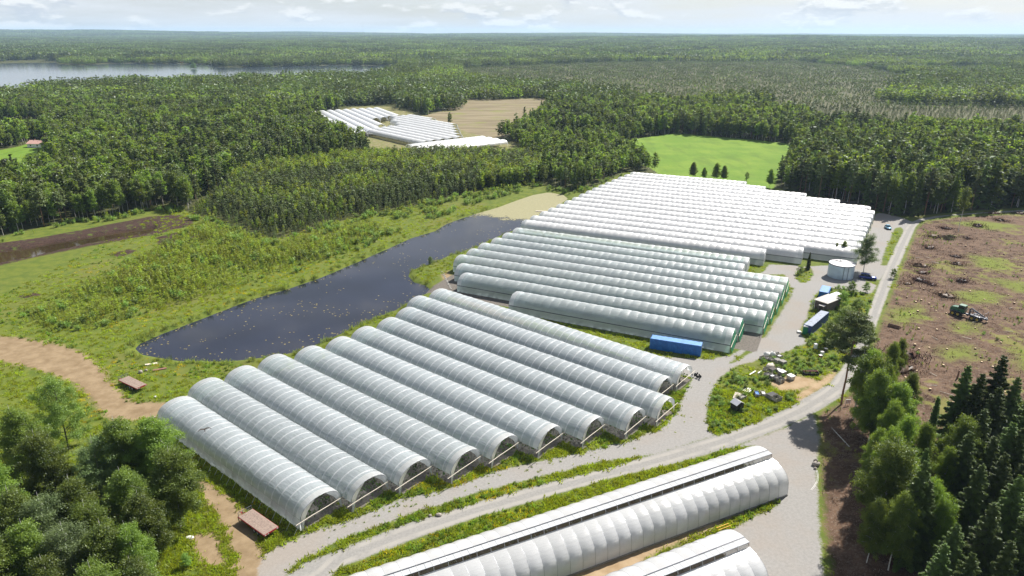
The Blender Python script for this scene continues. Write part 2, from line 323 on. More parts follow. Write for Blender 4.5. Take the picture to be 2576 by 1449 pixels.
MEADOW=GP([(1545,366),(1600,398),(1640,425),(1660,440),(1945,476),(1960,440),(1990,395),(2012,370),(1990,362),(1900,352),(1790,343),(1700,335),(1620,345)])
HAY=GP([(1060,292),(1120,278),(1150,262),(1150,249),(1250,250),(1375,246),(1382,262),(1372,285),(1352,312),(1300,335),(1225,358),(1180,345),(1130,312)])
FIELDL=[GP([(-300,308),(-100,304),(0,301),(115,299),(122,312),(100,345),(-100,352),(-300,360)]),GP([(-300,405),(0,378),(60,366),(80,352),(118,350),(128,372),(122,400),(90,445),(0,462),(-300,500)]),GP([(1250,251),(1376,245),(1380,249),(1330,256)]),GP([(1042,150),(1080,146),(1112,153),(1110,161),(1060,160)]),GP([(1894,149),(1925,143),(1955,141),(1940,150)]),GP([(2480,171),(2560,170),(2575,175),(2490,176)])]
LAKE=GP([(-700,275),(0,242),(60,243),(100,232),(300,216),(600,207),(800,203),(900,200),(960,190),(1015,172),(1012,161),(935,164),(859,162.5),(733,165.5),(667,166.5),(600,167.5),(547,167.5),(540,161.5),(477,159.5),(430,158.5),(377,160.5),(333,157.5),(267,159.5),(207,162.5),(152,161.5),(143,152.5),(97,152.5),(0,154.5),(-700,158)])
LAKE2=GP([(1100,161),(1220,157.5),(1330,156),(1480,154.5),(1480,155.5),(1330,158),(1220,160),(1110,163)])
FOREST=GP([(-900,640),(-300,618),(0,596),(100,573),(200,556),(330,536),(440,520),(490,540),(560,562),(640,590),(690,602),(770,585),(850,558),(930,540),(1000,528),(1100,505),(1200,482),(1280,470),(1340,463),(1400,470),(1445,482),(1490,470),(1540,448),(1580,430),(1640,436),(1945,472),(2000,482),(2060,497),(2120,510),(2190,527),(2240,541),(2300,545),(2340,540),(2420,532),(2576,522),(3500,492),(3500,87.0),(-900,87.0)])
YOUNG=GP([(470,530),(560,480),(640,440),(760,420),(900,400),(1050,405),(1200,395),(1330,400),(1380,425),(1340,463),(1280,470),(1200,482),(1100,505),(1000,528),(930,540),(850,558),(770,585),(690,602),(640,590),(560,562),(490,540)])
FARM2=GP([(770,296),(890,268),(1000,268),(1065,288),(1180,335),(1310,360),(1312,392),(1270,404),(1030,420),(920,392),(850,350)])
BOG=GP([(1150,172),(1500,158),(1950,151),(2180,170),(2300,195),(2200,262),(2050,300),(1960,268),(1850,258),(1700,274),(1560,243),(1420,228),(1280,216),(1150,194)])
BOG2=GP([(1900,268),(2050,254),(2250,263),(2600,268),(2600,342),(2300,336),(2080,322)])
SAPL=GP([(40,785),(110,750),(240,700),(330,655),(400,620),(480,575),(520,560),(600,585),(690,605),(770,590),(850,575),(930,555),(960,570),(900,620),(820,655),(700,690),(560,735),(420,775),(330,800),(230,830),(120,835),(60,815)])

# ---------------------------------------------------------------- terrain
def elev(x,y):
    x=np.asarray(x,float);y=np.asarray(y,float); r=np.hypot(x,y)
    a=np.clip((r-2100)/3600,0,1); b=np.clip((r-7000)/6000,0,1)
    h=a*(4+54*fbm(x/2300+3.1,y/2300+1.7,5,3))+b*(6+85*np.clip(fbm(x/4800+.3,y/5200,9,3)-.30,0,1)*1.6*np.clip(.72-x/np.maximum(y,1),.12,1.4))
    return h*np.clip((r-1900)/500,0,1)
def bank(x,y):
    """small relief of the near ground"""
    return 0.22*(fbm(np.asarray(x)/9,np.asarray(y)/9,21,3)-.5)
rows=[44.0]
while rows[-1]<420: rows.append(rows[-1]*1.0058)
while rows[-1]<2600: rows.append(rows[-1]*1.016)
while rows[-1]<26000: rows.append(rows[-1]*1.04)
rows=np.array(rows); S=np.linspace(-1.25,1.25,420)
YY,SS=np.meshgrid(rows,S,indexing='ij'); XX=YY*SS
P2=np.stack([XX.ravel(),YY.ravel()],1); near=P2[:,1]<2700
def nsd(poly):
    out=np.full(len(P2),-50.0)
    x0,y0=poly.min(0)-12; x1,y1=poly.max(0)+12
    m=(P2[:,0]>x0)&(P2[:,0]<x1)&(P2[:,1]>y0)&(P2[:,1]<y1)
    if m.any(): out[m]=sdf(P2[m],poly)
    return np.clip(out,-8,8)
s_pond=nsd(POND); s_mudp=nsd(MUDPOND); s_mud=nsd(MUD)
for p in MUD2: s_mud=np.maximum(s_mud,nsd(p)-.2)
s_dirt=np.max([nsd(p) for p in DIRT],0); s_road=nsd(ROAD); s_grav=np.max([nsd(p) for p in GRAVEL],0)
for p in GRASSCUT: s_grav=np.minimum(s_grav,-nsd(p))
s_sand=np.max([nsd(p) for p in SAND],0); s_clear=nsd(CLEAR); s_cg=np.max([nsd(p) for p in CLEARGREEN],0)
s_mead=nsd(MEADOW)
for p in FIELDL: s_mead=np.maximum(s_mead,nsd(p))
s_hay=nsd(HAY); s_for=nsd(FOREST); s_for=np.minimum(s_for,-np.maximum.reduce([s_mead,s_hay,nsd(FARM2)]))
s_bog=np.maximum(nsd(BOG),nsd(BOG2)); s_lake=np.maximum(nsd(LAKE),nsd(LAKE2)); s_farm2=nsd(FARM2)
ln=np.full(len(P2),9.0); m=near&(s_road>-3); ln[m]=linedist(P2[m],ROADC)
ZZ=elev(P2[:,0],P2[:,1])
flat=np.clip(-np.maximum(s_road,s_grav)/2.0,0,1)
ZZ=ZZ+np.where(P2[:,1]<600,bank(P2[:,0],P2[:,1])*flat,0)
ZZ-=np.clip(s_pond+1.0,0,4)*0.42+np.clip(s_mudp+1.4,0,4)*0.5
ZZ+=np.clip(s_mud,0,1.5)*0.25*(s_mudp<-.5)
ZZ-=np.clip(s_lake+2,0,6)*0.5
slope=np.clip(s_clear-1,0,5)/5*(P2[:,1]<135)*(P2[:,0]>50); ZZ+=slope*(0.35+1.1*fbm(P2[:,0]/6,P2[:,1]/6,31,4))
ZZ+=np.where((s_clear>0)&(P2[:,1]>=60),0.5*(fbm(P2[:,0]/3.2,P2[:,1]/3.2,33,3)-.5)*np.clip(s_clear/3,0,1),0)
# classes of cell -> objects of the setting
nr,nc=len(rows),len(S)
idx=np.arange(nr*nc).reshape(nr,nc)
quads=np.stack([idx[:-1,:-1],idx[:-1,1:],idx[1:,1:],idx[1:,:-1]],-1).reshape(-1,4)
qa=lambda a:a[quads].mean(1)
cls=np.zeros(len(quads),int)
for k,a in ((7,s_for),(5,s_mead),(6,s_hay),(4,s_clear),(3,s_dirt),(1,s_grav),(2,s_road)): cls[qa(a)>0]=k
cls[qa(P2[:,1])>2300]=8
def rect(o,a,x0,x1,y0,y1):
    u=np.array([math.cos(a),math.sin(a)]); v=np.array([-u[1],u[0]]); return np.array([o+u*x+v*y for x,y in ((x0,y0),(x1,y0),(x1,y1),(x0,y1))])
aA=math.radians(-39.46); oA=np.array(G(759,1337)[:2]); aB=math.radians(-26.0); oB=np.array(G(1831.3,891.5)[:2]); aE=math.radians(25.54); oE=np.array(G((1960+920*.27605)*.89444,(1220+630*.27605)*.89444)[:2])
eA=[0,2.57,5.07,9.6,12.04,16.5,20.9,25.5,27.9,23.6,24.4]; sA=[-47.6,-50.8,-50.3,-50,-47.6,-46.5,-46.8,-46.5,-48.1,-52,-51.5]
SOIL=[rect(oA,aA,sA[k]+.3,eA[k]+.1,7.66*k+.05,7.66*k+7.62) for k in range(11)]+[rect(oB,aB,-89,6,4,65),rect(oB,aB,-59,0,.6,8),rect(oB,aB,-89,-1.5,73.8,81),rect(oB,aB,-89,9.6,81,89),rect(oB,aB,-86,26,89,190)]
s_soil=np.max([nsd(p) for p in SOIL],0)
# one terrain material: base colours by survey mask, broken up by noise
m,t=newmat('terrain'); geo=t.n('ShaderNodeNewGeometry').outputs['Position']
nA=t.noise(geo,0.045,4,0.6); nB=t.noise(geo,0.35,4,0.62); nC=t.noise(geo,2.2,4,0.65); nD=t.noise(geo,9.0,2,0.6)
def mask(name,k=1.6,soft=0.35,bias=0.0):
    a=t.attr(name); n_=t.math('ADD',t.math('MULTIPLY',t.math('SUBTRACT',nB,0.5),k),t.math('MULTIPLY',t.math('SUBTRACT',nC,0.5),k))
    return t.step(t.math('ADD',t.math('ADD',a,n_),bias),-soft,soft)
g=t.mix(t.step(nB,0.30,0.70),(0.070,0.105,0.015),(0.128,0.152,0.022))
g=t.mix(t.step(nA,0.50,0.72),g,(0.125,0.128,0.032))
g=t.mix(t.math('MULTIPLY',t.step(nC,0.52,0.74),0.6),g,(0.140,0.112,0.052))
g=t.mix(t.math('MULTIPLY',t.step(nD,0.50,0.72),0.5),g,(0.045,0.075,0.014))
ff=t.mix(t.step(nB,0.3,0.7),(0.030,0.040,0.012),(0.085,0.085,0.030))
bog=t.mix(t.step(nB,0.3,0.7),(0.070,0.078,0.036),(0.108,0.100,0.054))
g=t.mix(mask('s_for'),g,ff); g=t.mix(mask('s_bog',6,1.5),g,bog)
me_=t.mix(t.step(nA,0.35,0.7),(0.100,0.185,0.018),(0.145,0.225,0.026)); me_=t.mix(t.math('MULTIPLY',t.step(nB,0.5,0.75),0.5),me_,(0.165,0.215,0.035))
me_=t.mix(t.math('MULTIPLY',t.step(t.noise(t.n('ShaderNodeVectorMath',{0:geo,1:(0.10,0.025,1)},operation='MULTIPLY').outputs[0],1.0,4,0.6),0.45,0.7),0.55),me_,(0.070,0.125,0.016)); me_=t.mix(t.math('MULTIPLY',t.step(nC,0.5,0.8),0.35),me_,(0.19,0.20,0.05))
g=t.mix(mask('s_mead',3,1.0),g,me_)
stre=t.noise(t.n('ShaderNodeVectorMath',{0:geo,1:(0.02,0.11,1)},operation='MULTIPLY').outputs[0],1.0,4,0.6)
ha=t.mix(t.step(stre,0.35,0.65),(0.145,0.118,0.070),(0.225,0.188,0.118)); ha=t.mix(t.step(nA,0.52,0.70),ha,(0.17,0.17,0.06))
g=t.mix(mask('s_hay',4,1.5),g,ha)
fa=t.mix(t.step(nB,0.4,0.7),(0.14,0.15,0.05),(0.24,0.19,0.12)); g=t.mix(mask('s_farm2',3,1),g,fa)
cl_=t.mix(t.step(nB,0.28,0.70),(0.062,0.036,0.023),(0.142,0.090,0.060)); cl_=t.mix(t.math('MULTIPLY',t.step(nC,0.50,0.68),0.8),cl_,(0.187,0.146,0.111))
cl_=t.mix(t.math('MULTIPLY',t.step(nD,0.52,0.70),0.6),cl_,(0.055,0.035,0.026)); cl_=t.mix(t.math('MULTIPLY',t.step(t.math('ADD',t.math('MULTIPLY',nA,0.6),t.math('MULTIPLY',nB,0.4)),0.53,0.60),0.75),cl_,(0.15,0.155,0.035))
cl_=t.mix(t.math('MULTIPLY',mask('s_cg',9,3.0),0.85),cl_,(0.125,0.160,0.022))
g=t.mix(mask('s_clear',2.6,0.8,-0.6),g,cl_)
mu=t.mix(t.step(nC,0.35,0.65),(0.022,0.013,0.011),(0.070,0.042,0.032)); mu=t.mix(t.step(nB,0.56,0.68),mu,(0.075,0.095,0.02))
g=t.mix(mask('s_mud',2.6,0.5),g,mu)
di_=t.mix(t.step(nB,0.3,0.7),(0.178,0.126,0.072),(0.264,0.197,0.121)); di_=t.mix(t.math('MULTIPLY',t.step(nC,0.5,0.75),0.5),di_,(0.19,0.14,0.075))
g=t.mix(mask('s_dirt',3.0,0.9),g,di_)
sa=t.mix(t.step(nB,0.3,0.7),(0.252,0.176,0.101),(0.336,0.252,0.160)); g=t.mix(mask('s_sand',3.0,1.0),g,sa)
gr=t.mix(t.step(nC,0.3,0.7),(0.210,0.203,0.195),(0.260,0.252,0.241)); gr=t.mix(t.math('MULTIPLY',t.step(nD,0.45,0.75),0.6),gr,(0.302,0.294,0.281))
gr=t.mix(t.math('MULTIPLY',t.step(nA,0.46,0.66),0.40),gr,(0.256,0.206,0.161)); gr=t.mix(t.math('MULTIPLY',t.step(nD,0.30,0.16),0.6),gr,(0.19,0.18,0.17))
g=t.mix(mask('s_grav',1.5,0.4),g,gr)
rl=t.math('ABSOLUTE',t.attr('ln'))
trk=t.math('MULTIPLY',t.step(rl,0.45,0.85),t.step(rl,1.75,1.2)); wob=t.step(t.noise(t.n('ShaderNodeVectorMath',{0:geo,1:(0.3,0.3,1)},operation='MULTIPLY').outputs[0],1,3),0.25,0.6)
ro=t.mix(t.step(nC,0.3,0.7),(0.206,0.200,0.190),(0.256,0.248,0.235)); ro=t.mix(t.math('MULTIPLY',trk,wob),ro,(0.290,0.276,0.254)); ro=t.mix(t.math('MULTIPLY',t.step(nD,0.5,0.8),0.4),ro,(0.218,0.210,0.202))
g=t.mix(mask('s_road',0.7,0.3),g,ro)
so_=t.mix(t.step(nC,0.3,0.7),(0.095,0.085,0.075),(0.165,0.148,0.130)); g=t.mix(mask('s_soil',0.25,0.12),g,so_)
p_=t.n('ShaderNodeBsdfPrincipled',{'Base Color':g,'Roughness':0.95,'Specular IOR Level':0.15})
t.t.links.new(t.bump(t.math('ADD',t.math('MULTIPLY',nC,0.4),t.math('MULTIPLY',nD,0.5)),0.2,0.10),p_.inputs['Normal']); surf(t,p_.outputs[0]); M['terrain']=m
ATT=dict(s_for=s_for,s_bog=s_bog,s_mead=s_mead,s_hay=s_hay,s_farm2=s_farm2,s_clear=s_clear,s_cg=s_cg,s_mud=s_mud,s_dirt=s_dirt,s_sand=s_sand,s_grav=s_grav,s_road=s_road,ln=ln,s_soil=s_soil)
V3=np.stack([P2[:,0],P2[:,1],ZZ],1)
for k,nm in {0:'ground',1:'gravel_yard',2:'gravel_road',3:'dirt_track',4:'clearcut_ground',5:'meadow',6:'hay_field',7:'forest_floor',8:'hills'}.items():
    q=quads[cls==k]
    if len(q)==0: continue
    u,inv=np.unique(q.ravel(),return_inverse=True)
    o=link(nm,npmesh(nm,V3[u],inv.reshape(-1,4),[M['terrain']],smooth=True,attrs={a:b[u] for a,b in ATT.items()})); tag(o,kind='structure')
# water
def water(name,poly,z,col,rough,scale,bs,grow=2.0,n=1):
    m,t=newmat(name); co=t.n('ShaderNodeNewGeometry').outputs['Position']
    nz=t.noise(t.n('ShaderNodeVectorMath',{0:co,1:(1,0.6,1)},operation='MULTIPLY').outputs[0],scale,3,0.6); big=t.noise(co,0.03*scale,3)
    p=t.n('ShaderNodeBsdfPrincipled',{'Base Color':t.mix(t.step(big,0.35,0.65),col,tuple(c*1.5 for c in col)),'Roughness':rough,'IOR':1.38})
    t.t.links.new(t.bump(nz,bs,0.05),p.inputs['Normal']); surf(t,p.outputs[0])
    c=poly.mean(0); x0,y0=poly.min(0)-grow; x1,y1=poly.max(0)+grow
    if n==1: V=[(x0,y0,z),(x1,y0,z),(x1,y1,z),(x0,y1,z)]; F=[(0,1,2,3)]
    o=link(name,npmesh(name,V,F,[m])); return tag(o,kind='structure')
water('pond_water',POND,-0.62,(0.010,0.012,0.022),0.05,1.4,0.05)
water('muddy_pond_water',MUDPOND,-0.60,(0.034,0.023,0.013),0.06,1.2,0.08)
water('lake_water',np.concatenate([LAKE,LAKE2]),-1.2,(0.03,0.04,0.055),0.10,0.25,0.05,10)
# ---------------------------------------------------------------- vegetation
def quadsP(P,sz,rng,up=0.35,asp=1.0,dirs=None,hang=0.0):
    """leaf cards: one small quad per point, random facing"""
    n=len(P); nrm=rng.normal(size=(n,3)); nrm[:,2]=np.abs(nrm[:,2])+up; nrm/=np.linalg.norm(nrm,axis=1,keepdims=True)
    t=rng.normal(size=(n,3)) if dirs is None else dirs+rng.normal(size=(n,3))*0.25
    t[:,2]-=hang; t-=nrm*(t*nrm).sum(1,keepdims=True); t/=np.linalg.norm(t,axis=1,keepdims=True)+1e-9
    b=np.cross(nrm,t); s=(np.asarray(sz)*np.ones(n))[:,None]*rng.uniform(.65,1.35,(n,1))
    a=s*asp*t*.5; c=s*b*.5
    V=np.stack([P-a,P-c*.9+a*.1,P+a,P+c*.9+a*.1],1).reshape(-1,3)
    return V,np.arange(4*n).reshape(n,4)
def tubesNP(segs,n=5):
    V=[];F=[]
    for p0,p1,r0,r1 in segs:
        a=Vector(p0);b=Vector(p1);d=(b-a)
        if d.length<1e-5: continue
        d.normalize();u=d.orthogonal().normalized();v=d.cross(u);o=len(V)
        for q,r in ((a,r0),(b,r1)):
            for i in range(n):
                th=2*math.pi*i/n; V.append(tuple(q+u*(r*math.cos(th))+v*(r*math.sin(th))))
        F+=[(o+i,o+(i+1)%n,o+n+(i+1)%n,o+n+i) for i in range(n)]
    return np.array(V,float).reshape(-1,3),np.array(F,int).reshape(-1,4)
def trunk_line(h,rng,bend=0.03,k=8):
    t=np.linspace(0,1,k); off=np.cumsum(rng.normal(0,bend*h/k,(k,2)),0); off[0]=0
    return np.column_stack([off,t*h])
def on_trunk(L,t):
    f=t*(len(L)-1); i=min(int(f),len(L)-2); return L[i]+(L[i+1]-L[i])*(f-i)
def gen_broad(h,nl,leaf,seed,cb=.28,wid=.22,limbs=26,droop=.5,round_=.5,thick=.011,clump=.05):
    rng=np.random.default_rng(seed); L=trunk_line(h,rng); seg=[]
    for i in range(len(L)-1):
        f0=1-i/(len(L)-1);f1=1-(i+1)/(len(L)-1); seg.append((L[i],L[i+1],h*thick*(.12+.88*f0),h*thick*(.12+.88*f1)))
    P=[];T=[];ends=[]
    for k in range(limbs):
        t=cb+(0.97-cb)*((k+rng.uniform(0,1))/limbs); q=(t-cb)/(1-cb)
        prof=(math.sin(math.pi*min(1,(q*.82+.18)))**round_)*(1-.35*q); Ln=wid*h*prof*rng.uniform(.7,1.15)
        az=k*2.4+rng.uniform(-.5,.5); up=rng.uniform(.25,.8)*(1-.2*q)
        b=on_trunk(L,t*.94); d=np.array([math.cos(az),math.sin(az),up]); d/=np.linalg.norm(d)
        mid=b+d*Ln*.6; tip=mid+np.array([math.cos(az)*Ln*.45,math.sin(az)*Ln*.45,Ln*(.15-droop*.35)])
        r=h*thick*.35*(1-.6*q); seg.append((b,mid,r,r*.55)); seg.append((mid,tip,r*.55,r*.2)); ends.append((b,mid,tip,Ln))
    tot=sum(e[3] for e in ends)
    for b,mid,tip,Ln in ends:
        n=max(2,int(nl*Ln/tot)); nsub=max(2,int(4+Ln*1.6)); ct=rng.uniform(0,1)
        s=rng.uniform(.25,1.08,nsub); cen=np.where((s<.6)[:,None],b+(mid-b)*(s/.6)[:,None],mid+(tip-mid)*((s-.6)/.4)[:,None])+rng.normal(0,clump*h*.55,(nsub,3))*np.array([1,1,.7])
        j=rng.integers(0,nsub,n); sg=clump*h*.42; off=rng.normal(0,sg,(n,3)); off[:,2]=off[:,2]*.8-np.abs(rng.normal(0,sg*droop,n))
        P.append(cen[j]+off); tt=rng.uniform(0,.7,nsub); T.append(np.clip(.2*ct+tt[j]+rng.uniform(0,.22,n),0,1))
    P=np.concatenate(P);T=np.concatenate(T); P[:,2]=np.maximum(P[:,2],.06*h)
    kw=dict(up=.8,asp=1.0,hang=.3*droop)
    if droop>.6: kw=dict(up=.35,asp=1.9,dirs=np.repeat(np.array([[0,0,-1.0]]),len(P),0)+rng.normal(0,.35,(len(P),3)),hang=.4)
    return seg,P,np.full(len(P),leaf),T,kw
def gen_spruce(h,nl,leaf,seed,wid=.17,cb=.06,thick=.012,dens=1.0):
    rng=np.random.default_rng(seed); L=trunk_line(h,rng,.012); seg=[(L[i],L[i+1],h*thick*(1-i/7.2),h*thick*(1-(i+1)/7.2)) for i in range(7)]
    nb=int(70*dens); P=[];T=[];D=[];W=[]
    z=cb+(1-cb)*np.linspace(0,1,nb)**.9
    for k in range(nb):
        t=z[k]; R=wid*h*((1-t)**.85)*rng.uniform(.72,1.12)+.012*h; az=k*2.399+rng.uniform(-.3,.3); dz=(-.38+.75*t)*R
        b=on_trunk(L,t*.995); tip=b+np.array([math.cos(az)*R,math.sin(az)*R,dz]); W.append((b,tip,R,rng.uniform(0,1)))
        if R>.07*h: seg.append((b,tip,.02+.0012*h,.008))
    tot=sum(q[2]**1.4 for q in W)
    for b,tip,R,ct in W:
        n=max(3,int(nl*R**1.4/tot)); s=rng.uniform(.08,1.04,n)**.8; d=tip-b; side=np.array([-d[1],d[0],0]); side/=np.linalg.norm(side)+1e-9
        lat=rng.normal(0,.17,n)*R*(1.1-s)+rng.normal(0,.02*R,n)
        p=b+d*s[:,None]+side*lat[:,None]; p[:,2]+=-.22*R*s*s+.10*R*s**6-np.abs(rng.normal(0,.05*R+.01*h,n))
        P.append(p);T.append(np.clip(.35*ct+.4*s*rng.uniform(.3,1,n)+rng.uniform(0,.2,n),0,1)); D.append(np.repeat((d/np.linalg.norm(d))[None],n,0)+side*np.sign(lat)[:,None]*.6)  # tint rises towards branch tips, the sunlit look put into needle colour
    return seg,np.concatenate(P),np.full(sum(len(p) for p in P),leaf),np.concatenate(T),dict(up=.9,asp=1.9,dirs=np.concatenate(D),hang=.15)
def gen_pine(h,nl,leaf,seed,cb=.5,wid=.17,limbs=24,thick=.011,clump=.045):
    rng=np.random.default_rng(seed); L=trunk_line(h,rng,.02); seg=[(L[i],L[i+1],h*thick*(1-.75*i/7),h*thick*(1-.75*(i+1)/7)) for i in range(7)]
    P=[];T=[];E_=[]
    for k in range(limbs):
        t=cb+(.98-cb)*((k+rng.uniform(0,1))/limbs);q=(t-cb)/(1-cb); R=wid*h*(1-.75*q**1.6)*rng.uniform(.55,1.15)*(.6+.4*min(1,q*4))
        az=k*2.4+rng.uniform(-.5,.5); b=on_trunk(L,t*.97); tip=b+np.array([math.cos(az)*R,math.sin(az)*R,R*rng.uniform(-.05,.45)]); seg.append((b,tip,h*thick*.22,h*.0012)); E_.append((b,tip,R))
    tot=sum(e[2] for e in E_)
    for b,tip,R in E_:
        n=max(3,int(nl*R/tot)); ns=max(2,int(2+R*1.3)); s=rng.uniform(.4,1.05,ns); cen=b+(tip-b)*s[:,None]+rng.normal(0,clump*h*.5,(ns,3))*np.array([1,1,.35]); ct=rng.uniform(0,.5,ns)
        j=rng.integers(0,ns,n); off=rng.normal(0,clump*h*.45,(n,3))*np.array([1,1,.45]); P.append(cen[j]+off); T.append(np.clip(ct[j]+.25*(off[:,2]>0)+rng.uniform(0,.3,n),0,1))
    return seg,np.concatenate(P),np.full(sum(len(p) for p in P),leaf),np.concatenate(T),dict(up=.8,asp=1.4)
def gen_bush(h,nl,leaf,seed,wid=.6,stems=9):
    rng=np.random.default_rng(seed); seg=[];P=[];T=[]
    for k in range(stems):
        az=k*2.4; R=wid*h*rng.uniform(.2,1); hh=h*rng.uniform(.55,1)*(1-.35*(R/(wid*h))**2); tip=np.array([math.cos(az)*R,math.sin(az)*R,hh]); seg.append(((0,0,0),tip,.012*h,.004*h))
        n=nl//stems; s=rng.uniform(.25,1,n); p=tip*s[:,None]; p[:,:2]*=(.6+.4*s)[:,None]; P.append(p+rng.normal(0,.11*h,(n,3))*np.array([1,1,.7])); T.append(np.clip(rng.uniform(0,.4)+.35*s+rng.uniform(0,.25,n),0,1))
    P=np.concatenate(P);P[:,2]=np.maximum(P[:,2],.03*h)
    return seg,P,np.full(len(P),leaf),np.concatenate(T),dict(up=.8)
def tree_meshes(name,gen,bark,leafm,sides=5):
    seg,P,sz,T,kw=gen; V,F=tubesNP(seg,sides); tm=npmesh(name+'_wood',V,F,[bark],smooth=True,attrs={'tint':np.full(len(V),.5)})
    rng=np.random.default_rng(len(P)); LV,LF=quadsP(P,sz,rng,**kw); cm=npmesh(name+'_leaves',LV,LF,[leafm],attrs={'tint':np.repeat(T,4)})
    return tm,cm
def joined(name,parts,mats):
    """parts: list of (V,F,material index,tint per vertex)"""
    o=0;Vs=[];Fs=[];mi=[];tt=[]
    for V,F,k,T in parts:
        Vs.append(V);Fs.append(F+o);mi.append(np.full(len(F),k));tt.append(T);o+=len(V)
    return npmesh(name,np.concatenate(Vs),np.concatenate(Fs),mats,np.concatenate(mi),attrs={'tint':np.concatenate(tt)})
def tree_one(name,gen,bark,leafm,sides=4,wood=True):
    seg,P,sz,T,kw=gen; rng=np.random.default_rng(len(P)+3); LV,LF=quadsP(P,sz,rng,**kw); parts=[(LV,LF,1,np.repeat(T,4))]
    if wood:
        V,F=tubesNP(seg if wood is True else seg[:7],sides); parts.insert(0,(V,F,0,np.full(len(V),.5)))
    return joined(name,parts,[bark,leafm])
# --- hero and near forms (thing > trunk, crown)
HERO={
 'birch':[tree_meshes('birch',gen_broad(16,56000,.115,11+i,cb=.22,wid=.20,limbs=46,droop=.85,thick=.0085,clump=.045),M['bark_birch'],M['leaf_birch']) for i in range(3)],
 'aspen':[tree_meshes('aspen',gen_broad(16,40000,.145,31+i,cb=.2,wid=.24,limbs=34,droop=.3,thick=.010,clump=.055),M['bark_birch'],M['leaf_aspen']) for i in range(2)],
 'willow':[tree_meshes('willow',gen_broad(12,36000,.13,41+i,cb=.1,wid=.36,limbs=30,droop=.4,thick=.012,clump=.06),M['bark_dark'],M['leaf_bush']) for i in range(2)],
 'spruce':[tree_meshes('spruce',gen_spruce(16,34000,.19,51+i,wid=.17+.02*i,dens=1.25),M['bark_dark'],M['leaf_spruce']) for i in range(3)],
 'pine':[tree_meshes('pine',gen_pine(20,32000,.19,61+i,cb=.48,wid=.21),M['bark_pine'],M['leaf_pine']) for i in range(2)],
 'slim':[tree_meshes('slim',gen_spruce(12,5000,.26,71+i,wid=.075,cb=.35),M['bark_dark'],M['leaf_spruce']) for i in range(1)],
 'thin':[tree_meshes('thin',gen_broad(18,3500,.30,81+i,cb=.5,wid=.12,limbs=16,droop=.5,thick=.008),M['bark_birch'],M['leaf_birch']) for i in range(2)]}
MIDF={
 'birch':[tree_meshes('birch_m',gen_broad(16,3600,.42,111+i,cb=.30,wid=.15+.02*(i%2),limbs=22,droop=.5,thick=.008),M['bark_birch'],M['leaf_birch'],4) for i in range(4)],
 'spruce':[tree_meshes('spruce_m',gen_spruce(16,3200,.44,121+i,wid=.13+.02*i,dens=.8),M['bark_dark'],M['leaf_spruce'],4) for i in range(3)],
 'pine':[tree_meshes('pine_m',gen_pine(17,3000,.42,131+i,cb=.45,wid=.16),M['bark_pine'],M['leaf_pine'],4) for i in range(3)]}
def place_tree(kind,form,loc,h,rz,label,cat,group=None,base=None,forms=HERO,nm=None):
    tm,cm=forms[kind][form%len(forms[kind])]
    base=base or {'birch':16,'aspen':16,'willow':12,'spruce':16,'pine':20 if forms is HERO else 17,'slim':12,'thin':18}[kind]; s=h/base
    r=root(nm or {'birch':'birch_tree','aspen':'aspen_tree','willow':'willow_tree','spruce':'spruce_tree','pine':'pine_tree','slim':'slender_spruce_tree','thin':'bare_stemmed_birch_tree'}[kind],loc,rz,label,cat,group); r.scale=(s,s,s)
    link('trunk',tm,r); link('crown',cm,r); return r
# --- far forms: single meshes for instancing
def coll(name,meshes):
    c=bpy.data.collections.new(name)
    for i,me in enumerate(meshes): link('%s_%02d'%(name,i),me,coll=c)
    return c
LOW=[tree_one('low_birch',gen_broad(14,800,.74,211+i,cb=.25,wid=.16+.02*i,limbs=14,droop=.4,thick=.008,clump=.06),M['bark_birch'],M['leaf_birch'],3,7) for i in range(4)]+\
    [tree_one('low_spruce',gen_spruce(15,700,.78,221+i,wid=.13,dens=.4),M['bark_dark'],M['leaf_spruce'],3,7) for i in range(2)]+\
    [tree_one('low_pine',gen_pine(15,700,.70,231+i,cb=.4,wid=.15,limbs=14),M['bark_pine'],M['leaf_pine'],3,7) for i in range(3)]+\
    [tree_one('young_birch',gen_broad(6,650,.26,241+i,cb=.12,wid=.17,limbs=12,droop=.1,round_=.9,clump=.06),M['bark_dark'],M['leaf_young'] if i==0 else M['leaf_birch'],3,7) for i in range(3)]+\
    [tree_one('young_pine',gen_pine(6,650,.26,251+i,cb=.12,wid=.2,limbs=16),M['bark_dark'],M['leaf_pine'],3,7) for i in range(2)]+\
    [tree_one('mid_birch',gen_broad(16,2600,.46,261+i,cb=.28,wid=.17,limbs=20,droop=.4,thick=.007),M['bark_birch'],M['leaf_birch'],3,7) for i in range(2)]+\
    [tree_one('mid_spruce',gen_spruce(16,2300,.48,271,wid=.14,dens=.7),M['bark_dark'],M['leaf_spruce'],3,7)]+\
    [tree_one('mid_pine',gen_pine(16,2300,.45,281,cb=.42,wid=.16),M['bark_pine'],M['leaf_pine'],3,7)]
